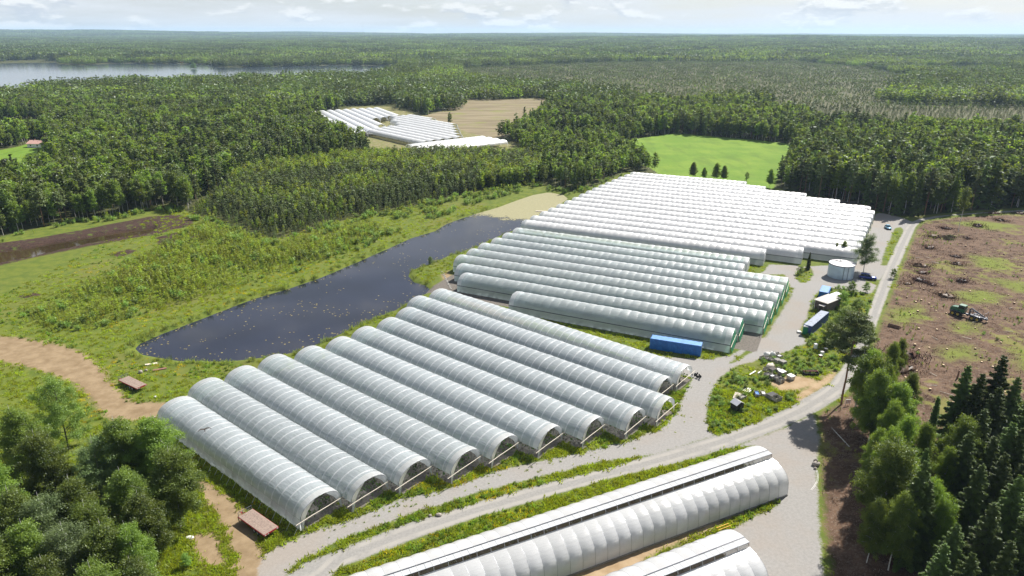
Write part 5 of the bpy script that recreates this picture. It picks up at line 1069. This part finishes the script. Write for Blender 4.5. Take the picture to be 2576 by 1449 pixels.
# bird in flight
u_=(514.4-1288)/1717; v_=(1080.7-724.5)/1717; t_=28.0; bp=(u_*t_,(CPH-v_*SPH)*t_,HCAM+(-SPH-v_*CPH)*t_)
r=root('bird',bp,math.radians(118),'dark swift-like bird gliding over the first tunnel','bird')
b=MB(); ring=lambda x,rr,z=0:[(x,rr*math.cos(a*math.pi/3),z+rr*math.sin(a*math.pi/3)) for a in range(6)]
b.loft([ring(-.10,.006),ring(-.05,.022),ring(.02,.030),ring(.07,.024),ring(.105,.016),ring(.125,.004)],0,True); b.build('body',M['bird'],r)
for s in (-1,1):
    w_=MB(); pts=[((.06,.02,.012),(-.035,.02,.010)),((.075,.09,.035),(-.02,.09,.030)),((.04,.17,.040),(-.025,.17,.036)),((-.05,.245,.025),(-.075,.235,.022)),((-.085,.262,.018),(-.09,.26,.016))]
    V=[];F=[]
    for (a,c_) in pts: V+=[(a[0],s*a[1],a[2]),(c_[0],s*c_[1],c_[2]),(a[0],s*a[1],a[2]-.006),(c_[0],s*c_[1],c_[2]-.004)]
    for i in range(len(pts)-1): o=4*i; F+=[(o,o+4,o+5,o+1),(o+2,o+3,o+7,o+6),(o,o+2,o+6,o+4),(o+1,o+5,o+7,o+3)]
    w_.add(V,F); w_.build('wing',M['bird'],r)
MB().add([(-.09,-.004,.004),(-.19,-.035,.004),(-.155,0,.004),(-.19,.035,.004),(-.09,.004,.004),(-.155,0,-.004)],[(0,1,2),(4,2,3),(0,5,1),(4,3,5)]).build('tail',M['bird'],r)
# ---------------------------------------------------------------- near trees (crown-top pixel and height fix the spot)
def top_tree(px,py,h,kind,form,label,group=None,w=None):
    x,y,_=G(px,py,h); r=place_tree(kind,form,(x,y,gz(x,y)-.05),h,RNG.uniform(0,6.28),label,'tree',group)
    if w: r.scale=(r.scale[0]*w,r.scale[1]*w,r.scale[2])
def base_tree(px,py,h,kind,form,label,group=None,w=None):
    x,y,_=G(px,py); r=place_tree(kind,form,(x,y,gz(x,y)-.05),h,RNG.uniform(0,6.28),label,'tree',group)
    if w: r.scale=(r.scale[0]*w,r.scale[1]*w,r.scale[2])
gl='birch wood at the lower left'
for i,(px,py,h,k,lb,w) in enumerate(((122,938,16.0,'willow','dark dense tree behind the lower left birches, beside the dirt track',0.84),(22,1016,17.0,'birch','birch at the left picture edge, behind the others',1.14),(75,1080,17.0,'birch','birch in front of the dark dense tree',1.14),(278,1042,16.0,'birch','weeping birch nearest the dirt track bend',1.32),(374,1040,15.5,'birch','weeping birch almost touching the first tunnel',1.41),(410,1120,15.0,'birch','broad drooping birch at the right of the lower left wood',1.41),(222,1095,14.0,'aspen','aspen between the dark tree and the weeping birches',1.06),(167,1194,15.0,'birch','birch beside the red barn',1.14),(85,1236,15.0,'aspen','aspen left of the red barn',1.06),(15,1215,16.0,'birch','birch low on the left edge',1.14),(300,1172,15.0,'birch','white stemmed birch in front of the weeping pair',1.25),(196,1255,15.0,'birch','leafy birch in front of the red barn',1.14),(344,1225,14.0,'birch','birch leaning over the litter heap',1.14),(48,1300,16.0,'birch','pale stemmed birch in the bottom left corner',1.06),(144,1310,15.0,'aspen','grey green aspen near the bottom edge',1.06),(250,1300,15.0,'birch','birch with forked white stem near the bottom edge',1.25),(310,1310,14.0,'birch','last birch at the lower right of the left wood',1.06),(-60,1150,17.0,'birch','birch half outside the left edge, upper',1.14),(-50,1330,17.0,'birch','birch half outside the left edge, lower',1.14),(100,1390,14.0,'birch','bushy birch cut by the bottom edge, left',1.14),(220,1400,14.0,'birch','bushy birch cut by the bottom edge, middle',1.14),(320,1400,12.0,'birch','bushy birch cut by the bottom edge, right',1.2))): top_tree(px,py,h,k,i,lb,gl,w)
gr='trees along the lower right slope'
base_tree(2116,1018,21.5,'pine',0,'tall pine with bare reddish stem beside the gravel road bend',None,1.0)
for i,(px,py,h,k,lb,w) in enumerate(((2144.6,1065,15,'thin','thin white birch, first right of the tall pine',1.2),(2166,1066,16,'birch','slim birch second from the tall pine',.85),(2171,1094,17,'birch','leafy birch third from the tall pine',.95),(2181,1136,17,'birch','white stemmed birch fourth from the tall pine',1.0),(2232,1145,15,'birch','broad birch above the slope among stumps',1.15),(2196,1359,17,'birch','big yellow green birch low on the slope',1.2),(2240,1330,15,'birch','birch behind the big yellow green one',1.1),(2267,1419,17,'spruce','tall spruce with visible dark stem near the bottom',1.15),(2326,1143,11,'slim','slender spruce with bare lower stem, front',1.0),(2331,1138,10,'slim','slender spruce with bare lower stem, behind',1.0),(2386,1245,15,'birch','bright birch standing against the dark spruces',1.0),(2411,582,19,'thin','lone thin birch left standing in the clearing',.9),(2290,1300,12,'spruce','spruce between the big birches',1.1),(2205,1104,15,'birch','slim birch just below the road bend group',.8),(2216,1182,14,'birch','birch above the middle of the slope',.8),(2183,1232,12,'birch','small birch on the open brown slope',.8),(2212,1272,15,'birch','slender birch halfway down the slope',.8),(2252,1222,14,'birch','birch close behind the slope middle',.85),(2178,1424,12,'birch','birch at the slope foot near the gravel',.8),(2232,1444,14,'birch','light green birch at the bottom of the slope',.85),(2304,1392,13,'birch','birch between bottom spruces',.85),(2300,1232,13,'birch','birch in front of the bright single birch',.85),(2352,1292,12,'birch','birch at the dark spruce edge',.8),(2334,1424,12,'birch','low birch among the bottom spruces',.9),(2270,1064,11,'birch','short birch by the large branch heaps',.9),(2225,990,12,'birch','young birch right of the road behind the pine',.8),(2250,960,10,'birch','young birch beside the upper branch heap',.8),(2172,684,13.5,'aspen','open crowned birch beside the dark blue car',1.1))): base_tree(px,py,h,k,i,lb,gr,w)
for i,(px,py,h) in enumerate(sorted(((2437,931,15),(2523,906,17),(2472,948,15),(2514,985,14),(2548,1074,15),(2502,1273,14),(2408,1323,11),(2567,1212,15),(2560,960,14),(2478,1040,13),(2440,1100,13),(2530,1150,14),(2470,1180,13),(2600,1000,16),(2620,1120,16),(2610,1280,14),(2380,1370,10),(2450,1390,11),(2550,1360,12),(2340,1220,12),(2640,1380,12),(2500,1110,14),(2575,1090,15)))):
    top_tree(px,py,h+2,'spruce',i,'%s dark spruce from the left in the lower right stand'%ORD[i],'dark spruces at the lower right',1.3)
for i,(px,py,h,lb) in enumerate(((2395,1410,8,'small birch at the bottom edge under the spruces'),(2545,1340,8,'yellow green birch at the lower right corner'),(2440,1420,7,'low birch cut by the bottom edge'),(2575,1010,12,'pale birch behind the spruce tops at the right edge'))): top_tree(px,py,h,'birch',i,lb,gr,1.2)
for i,(px,py,h,k,lb,w) in enumerate(((2082,868,7,'willow','round willow covering the long container end',1.0),(2120,850,9,'willow','big willow under the tall pine crown',1.15),(2150,800,6,'willow','willow between the shed and the road',1.1),(2118,775,5.5,'willow','bushy willow behind the brown shed',1.1),(2140,740,4.5,'willow','willow bush in front of the dark blue car',1.1),(2178,735,3.5,'willow','small bush at the road side near the car',1.0),(2175,880,8,'birch','young birch at the road edge behind the pine',1.2),(2032,678,6,'spruce','dark little conifer left of the water tank',.9),(2012,690,3,'willow','low bush at the yard corner left of the tank',1.2),(2118,652,7,'birch','small birch just behind the water tank',.9),(2100,650,6,'birch','thin sapling left behind the water tank',.7),(470,1425,2.6,'willow','single round bush on the grass at the bottom',.9),(1742,450,9.5,'birch','left birch of the small clump behind the far tunnels',1.1),(1770,452,7,'birch','short birch in the clump behind the far tunnels',1.1),(1800,455,10,'birch','tallest birch of the clump behind the far tunnels',1.1),(1820,457,9,'birch','right birch of the clump behind the far tunnels',1.1),(1878,455,5,'willow','dark round bush at the meadow edge',.8),(1935,472,10,'birch','single birch at the right corner of the meadow',1.0),(1083,664,3,'willow','rounded bush on the pond promontory',1.0),(487,171.5,16,'aspen','wooded islet tree standing in the lake',1.8),(2246,700,3.5,'willow','bush on the right of the road opposite the tank',1.0))): base_tree(px,py,h,k,i,lb,None,w)
# ---------------------------------------------------------------- low growth
BUSH=[tree_one('bush_a%d'%i,gen_bush(1.6,220,.22,400+i),M['bark_dark'],M['leaf_bush'],3) for i in range(3)]+[tree_one('sapling%d'%i,gen_broad(2.2,210,.16,410+i,cb=.08,wid=.2,limbs=9,droop=.1,round_=.9,clump=.07),M['bark_dark'],M['leaf_young'],3,7) for i in range(3)]
def tuft(name,n,h,sp,m,seed,wid=.05):
    rng=np.random.default_rng(seed); V=[];F=[]
    for i in range(n):
        a=rng.uniform(0,6.28); b=np.array([rng.normal(0,sp),rng.normal(0,sp),0]); d=np.array([math.cos(a),math.sin(a),0]); hh=h*rng.uniform(.5,1.1); t_=b+np.array([rng.normal(0,.35*hh),rng.normal(0,.35*hh),hh]); s=np.array([-d[1],d[0],0])*wid*rng.uniform(.7,1.4)
        o=len(V); V+=[b-s,b+s,(b+t_)/2+s*.8+[0,0,.1*hh],t_]; F.append((o,o+1,o+2,o+3))
    return npmesh(name,np.array(V),np.array(F),[m],attrs={'tint':np.repeat(rng.uniform(0,1,n),4)})
TUFT=[tuft('tuft%d'%i,22,.40,.28,M['leaf_grass'],500+i,.07) for i in range(3)]+[tuft('weed%d'%i,18,.5,.22,M['leaf_bush'],510+i,.10) for i in range(2)]+[tuft('reed%d'%i,26,1.2,.4,M['leaf_reed'],520+i,.05) for i in range(2)]+[tuft('flower%d'%i,14,.35,.3,M['leaf_flower'],530+i,.06) for i in range(1)]+[tuft('debris%d'%i,12,.18,.5,M['twig_grey'],540+i,.05) for i in range(2)]+[tuft('brush%d'%i,18,.25,.5,M['leaf_dead'],550+i,.07) for i in range(2)]
cBUSH=coll('bush_form',BUSH); cTUFT=coll('tuft_form',TUFT)
def zs(P): return np.array([gz(*p) for p in P])
def uni(x0,x1,y0,y1,n,seed):
    rng=np.random.default_rng(seed); return np.column_stack([rng.uniform(x0,x1,n),rng.uniform(y0,y1,n)])
def sc_put(name,P,ix,s,c,label,cat):
    if len(P): scatter(name,np.column_stack([P,zs(P)]),RNG.uniform(0,6.28,len(P)),s,ix,c,label,cat)
bx=lambda poly:(poly[:,0].min(),poly[:,0].max(),poly[:,1].min(),poly[:,1].max())
PROBE=lambda P:{k:None for k in ()}
def att_at(P,a):
    j=np.clip(np.searchsorted(rows,P[:,1]),1,len(rows)-2); i=np.clip(np.round((P[:,0]/P[:,1]+1.25)/2.5*(len(S)-1)).astype(int),0,len(S)-1); return a[j*nc+i]
def under(P):
    """inside any tunnel or greenhouse footprint"""
    m_=np.zeros(len(P),bool)
    for q in SOIL: m_|=inside(P,q)
    for o,a,x0,x1,y0,y1 in ((oB,aB,-92,9,0,66),(oB,aB,-92,33,73,197),(oE,aE,-76,.5,-.4,10.6),(oE,aE,-72,-18.5,-15,-4.2)):
        d=P-o; X=d[:,0]*math.cos(a)+d[:,1]*math.sin(a); Y=-d[:,0]*math.sin(a)+d[:,1]*math.cos(a); m_|=(X>x0)&(X<x1)&(Y>y0)&(Y<y1)
    pass
    return m_
# birch saplings and willow scrub on the peninsula
P=grid_pts(150,270,1.25,seed=21); P=P[inside(P,SAPL)]; f=fbm(P[:,0]/14,P[:,1]/14,71,3); k_=RNG.uniform(0,1,len(P))<np.clip(.45+1.3*(f-.3),.2,.98); P=P[k_]; f=f[k_]
edge=np.clip(sdf(P,SAPL)/9,0,1); lower=fbm(P[:,0]/20,P[:,1]/20,72,2); bushy=(RNG.uniform(0,1,len(P))<.06+.40*(P[:,1]<175)*(lower>.42))
s=np.where(bushy,RNG.uniform(.5,1.5,len(P)),RNG.uniform(.4,1.1,len(P)))*(.55+.45*edge)*(.6+.8*f)
sc_put('sapling_thicket',P,np.where(bushy,RNG.integers(0,3,len(P)),3+RNG.integers(0,3,len(P))),s*1.45,cBUSH,'yellow green thicket of birch saplings between the ponds','thicket')
# scrub along the far pond bank, forest edges and verges
P=uni(-230,60,150,430,26000,22); d=att_at(P,s_for); d2=att_at(P,s_pond); ok=((d>-7)&(d<1.5)&(fbm(P[:,0]/7,P[:,1]/7,73,3)>.44)&(att_at(P,s_mudp)<-2))|((d2<-7)&(d<-1)&(P[:,0]>-70)&(P[:,1]>205)&(P[:,1]<360)&(fbm(P[:,0]/9,P[:,1]/9,74,3)>.50)&(sdf(P,POND)>-24)&(P[:,0]<20)); P=P[ok&(d2<-1.0)&~under(P)&(RNG.uniform(0,1,len(P))<.75)]
sc_put('bank_scrub',P,RNG.integers(0,4,len(P)),RNG.uniform(.5,1.7,len(P)),cBUSH,'leafy scrub along the forest edge and pond bank','scrub')
# weeds of the yard island and sheds
isl=GP([(1797,1092),(1783,1070),(1783,1033),(1795,985),(1815,952),(1855,924),(1905,910),(1980,888),(2030,864),(2024,822),(2040,775),(2048,745),(2070,732),(2110,722),(2190,728),(2200,740),(2170,816),(2135,895),(2085,962),(2045,986),(1984,1022),(1917,1052),(1850,1079)])
P=uni(*bx(isl),5200,23); f=fbm(P[:,0]/5,P[:,1]/5,75,3); P=P[inside(P,isl)&(f>.47)&(att_at(P,s_sand)<0)&(np.hypot(P[:,0]-TX,P[:,1]-TY)>6)]; sc_put('island_weeds',P,RNG.integers(0,3,len(P)),RNG.uniform(.25,.75,len(P)),cBUSH,'tall green weeds around the crates and sheds','weeds')
# clearing: regrowth, slash, twigs
clx=GP([(2180,560),(2576,535),(2800,560),(2800,1500),(2070,1500),(2060,1045),(2150,965)])
P=uni(40,190,76,330,30000,24); ok=inside(P,clx)&(att_at(P,s_clear)>.5); P=P[ok]; f=fbm(P[:,0]/8,P[:,1]/8,76,3)
sc_put('slash_twigs',P[f>.42],np.where(RNG.uniform(0,1,(f>.42).sum())<.8,8+RNG.integers(0,2,(f>.42).sum()),10+RNG.integers(0,2,(f>.42).sum())),RNG.uniform(.35,1.0,(f>.42).sum()),cTUFT,'pale twigs and felling slash strewn over the clearing','slash')
k_=(f<.40)&(RNG.uniform(0,1,len(P))<.5); sc_put('clearing_regrowth',P[k_],np.where(RNG.uniform(0,1,k_.sum())<.3,RNG.integers(0,3,k_.sum()),3+RNG.integers(0,3,k_.sum())),RNG.uniform(.15,.55,k_.sum()),cBUSH,'low green regrowth patches in the clearing','regrowth')
# verge and bank grass
P=np.concatenate([uni(-150,150,74,300,90000,25),uni(-60,80,74,130,30000,26)]); bad=(att_at(P,s_road)>-.2)|(att_at(P,s_grav)>-.1)|(att_at(P,s_dirt)>.6)|(att_at(P,s_pond)>-.3)|(att_at(P,s_mudp)>-1)|(att_at(P,s_clear)>-1.2)&(P[:,1]<125)|(att_at(P,s_clear)>0)|(att_at(P,s_for)>3)|under(P)|(att_at(P,s_sand)>0); P=P[~bad]
f=fbm(P[:,0]/10,P[:,1]/10,77,3); keep=RNG.uniform(0,1,len(P))<np.clip(1.5-np.hypot(P[:,0],P[:,1])/230,.3,1)*.75; P=P[keep]; f=f[keep]
pd=att_at(P,s_pond); reed=(pd>-2.2)&(RNG.uniform(0,1,len(P))<.7); fl=(fbm(P[:,0]/13,P[:,1]/13,78,2)>.66)&(RNG.uniform(0,1,len(P))<.35)
ix=np.where(reed,5+RNG.integers(0,2,len(P)),np.where(fl,7,np.where((f>.58)&(RNG.uniform(0,1,len(P))<.5),3+RNG.integers(0,2,len(P)),RNG.integers(0,3,len(P))))); sc_put('verge_grass',P,ix,RNG.uniform(.55,1.25,len(P)),cTUFT,'rough summer grass, weeds and reeds on the banks and verges','grass')
# sparse weeds creeping over the gravel at the tunnel ends
P=uni(-40,60,78,140,9000,27); dA=P-oA; X=dA[:,0]*math.cos(aA)+dA[:,1]*math.sin(aA); Y=-dA[:,0]*math.sin(aA)+dA[:,1]*math.cos(aA); fr=X-np.interp(Y,[0,8,15,23,31,38,46,54,62,70],[0,2.57,5.07,9.6,12,16.5,20.9,25.5,27.9,27.9])
ok=(Y>-2)&(Y<70)&(fr>.2)&(fr<4.5)&(RNG.uniform(0,1,len(P))<np.clip(1-fr/4.5,0,1)*.8)&(fbm(P[:,0]/2.5,P[:,1]/2.5,79,2)>.42); P=P[ok]; sc_put('gravel_weeds',P,RNG.integers(0,5,len(P)),RNG.uniform(.25,.6,len(P)),cTUFT,'sparse weeds on the gravel in front of the tunnel ends','weeds')
# water lilies and scum
rg2=np.random.default_rng(91); P=uni(*bx(POND),26000,92); dd=sdf(P,POND); den=np.where(P[:,1]<185,.22,.05)*np.clip(fbm(P[:,0]/6,P[:,1]/6,93,3)*2.4-.7,0,1)+(dd<2.5)*.22; P=P[(dd>.8)&(rg2.uniform(0,1,len(P))<den)]
V=[];F=[];T=[]
for x,y in P:
    r_=rg2.uniform(.10,.28); o=len(V); a0=rg2.uniform(0,6); V+=[(x+r_*math.cos(a0+1.05*i),y+r_*math.sin(a0+1.05*i)*.9,-.612) for i in range(6)]; F.append(tuple(range(o,o+6))); T+=[rg2.uniform(0,1)]*6
tag(link('water_lilies',npmesh('water_lilies',V,F,[M['lily']],attrs={'tint':T})),'yellowish lily pads sprinkled over the dark pond','water lilies',None,'stuff')
m,t=newmat('pond_scum'); co=t.n('ShaderNodeNewGeometry').outputs['Position']; nn=t.noise(co,.12,4,.6); n3=t.noise(co,1.3,4,.6); cov=t.math('ADD',t.attr('cov'),t.math('MULTIPLY',t.math('SUBTRACT',nn,.5),.9))
pr_=t.n('ShaderNodeBsdfPrincipled',{'Base Color':t.mix(t.step(n3,.3,.7),(0.235,0.222,0.125),(0.285,0.268,0.158)),'Roughness':.8,'Specular IOR Level':.2}); tp=t.n('ShaderNodeBsdfTransparent'); mx=t.n('ShaderNodeMixShader',{0:t.math('MULTIPLY',t.step(t.math('ADD',cov,t.math('MULTIPLY',t.math('SUBTRACT',n3,.5),.5)),.42,.62),.94),1:tp.outputs[0],2:pr_.outputs[0]}); surf(t,mx.outputs[0])
gx,gy=np.meshgrid(np.linspace(-30,50,60),np.linspace(225,345,90)); PP=np.column_stack([gx.ravel(),gy.ravel()]); e0=np.array(G(1180,540)[:2]); e1=np.array(G(1345,556)[:2]); nrm=np.array([-(e1-e0)[1],(e1-e0)[0]]); nrm/=np.linalg.norm(nrm); nrm*=np.sign(nrm@(np.array(G(1390,500)[:2])-e0)); cov=np.clip(((PP-e0)@nrm)/26+.45,0,1.3)
idg=np.arange(60*90).reshape(90,60); FQ=np.stack([idg[:-1,:-1],idg[:-1,1:],idg[1:,1:],idg[1:,:-1]],-1).reshape(-1,4); FQ=FQ[(cov[FQ].mean(1)>.02)&(sdf(PP,POND)[FQ].max(1)>-1.5)]
tag(link('pond_scum',npmesh('pond_scum',np.column_stack([PP,np.full(len(PP),-.606)]),FQ,[m],attrs={'cov':cov})),'beige green algae scum covering the far end of the pond','algae',None,'stuff')
# brush piles and stumps in the clearing
def brush(i):
    rng=np.random.default_rng(560+i); B=MB(); blob(B,(0,0,.1),(1.0,.95,.42),rng,14); mv=np.array(B.v); mv+=rng.normal(0,.16,mv.shape); t_=tuft('t',420,.42,.8,M['leaf_dead'],570+i,.028); n=len(t_.vertices); co=np.zeros(n*3); t_.vertices.foreach_get('co',co)
    return joined('brush_pile',[(mv,np.array(B.f),0,rng.uniform(0,.5,len(mv))),(co.reshape(-1,3)*[1.25,1.25,1]+[0,0,.1],np.arange(n).reshape(-1,4),0,np.repeat(rng.uniform(0,1,n//4),4))],[M['leaf_dead']])
BR=[brush(i) for i in range(3)]
KC=lambda x,y:(2182.4+x*.30867,500.9+y*.30867)
for i,(x,y,s) in enumerate(((545,310,1.5),(505,395,1.3),(640,240,1.2),(900,220,1.4),(1080,175,1.3),(1030,118,1.3),(1240,118,1.2),(430,545,1.5),(445,600,1.1),(425,665,1.4),(770,670,1.2),(640,790,1.5),(725,530,1.2),(810,320,1.0),(720,470,1.0),(330,690,1.0),(520,700,.9))):
    p=at(*KC(x,y)); o=link('brush_pile',BR[i%3],None,p,i*1.3); o.scale=(1.5*s,1.2*s,.95*s); tag(o,'brown heap of cut branches lying in the clearing','brush pile','brush piles in the clearing')
for i,(p,s) in enumerate((((2272,896),2.2),((2275,930),2.0))):
    o=link('brush_pile',BR[i],None,at(*p),i); o.scale=(s*1.5,s,s*.8); tag(o,['upper','lower'][i]+' large root and branch heap beside the birches','brush pile','brush piles in the clearing')
me_st=MB().tube((0,0,-.1),(0,0,.32),.24,.19,9).mesh('stump_bark',M['log_bark']); me_sc=MB().tube((0,0,.31),(0,0,.335),.175,.17,9).mesh('stump_face',M['log_end'])
rs=np.random.default_rng(17); cnt=0
while cnt<90:
    px_,py_=rs.uniform(2200,2600),rs.uniform(575,1060); x,y,_=G(px_,py_)
    if not inside(np.array([[x,y]]),clx)[0] or px_<2190+ (1000-py_)*.12+60*(py_<900): continue
    r=root('tree_stump',(x,y,gz(x,y)),rs.uniform(0,6),'pale cut tree stump in the brown clearing','stump','stumps in the clearing'); q=rs.uniform(.7,1.5); r.scale=(q,q,rs.uniform(.6,1.3)); link('bark',me_st,r); link('cut_face',me_sc,r); cnt+=1
for i in range(16):
    px_,py_=rs.uniform(2260,2560),rs.uniform(600,1040); x,y,z=at(px_,py_,.12); l=rs.uniform(1.2,3.2); o=MB().tube((-l/2,0,0),(l/2,0,.05),.07,.04,6).build('fallen_branch',M['timber'],None,(x,y,z),rs.uniform(0,3.1)); tag(o,'pale bare branch lying on the brown clearing','branch','fallen branches in the clearing')
o=MB().tube((0,0,0),(-1.2,5.0,.9),.10,.06,7).build('fallen_tree',M['bark_birch'],None,at(2135,1132,.1)); tag(o,'fallen thin white trunk on the slope below the pine','fallen tree')
o=MB().tube((0,0,-.3),(.1,.1,1.9),.22,.15,8).build('broken_snag',M['log_bark'],None,at(2406,960)); tag(o,'short broken trunk standing alone in the clearing','snag')
# ---------------------------------------------------------------- haze: one even body of summer air
m,t=newmat('haze_air'); vol=t.n('ShaderNodeVolumePrincipled',{'Color':(0.54,0.74,1.0,1),'Density':5.2e-5,'Anisotropy':0.15})
t.t.links.new(vol.outputs[0],t.n('ShaderNodeOutputMaterial').inputs['Volume'])
hz=MB().box((0,13000,110),(70000,30000,260)).build('haze',m); tag(hz,kind='stuff'); hz['label']='thin blue summer haze over the whole landscape'
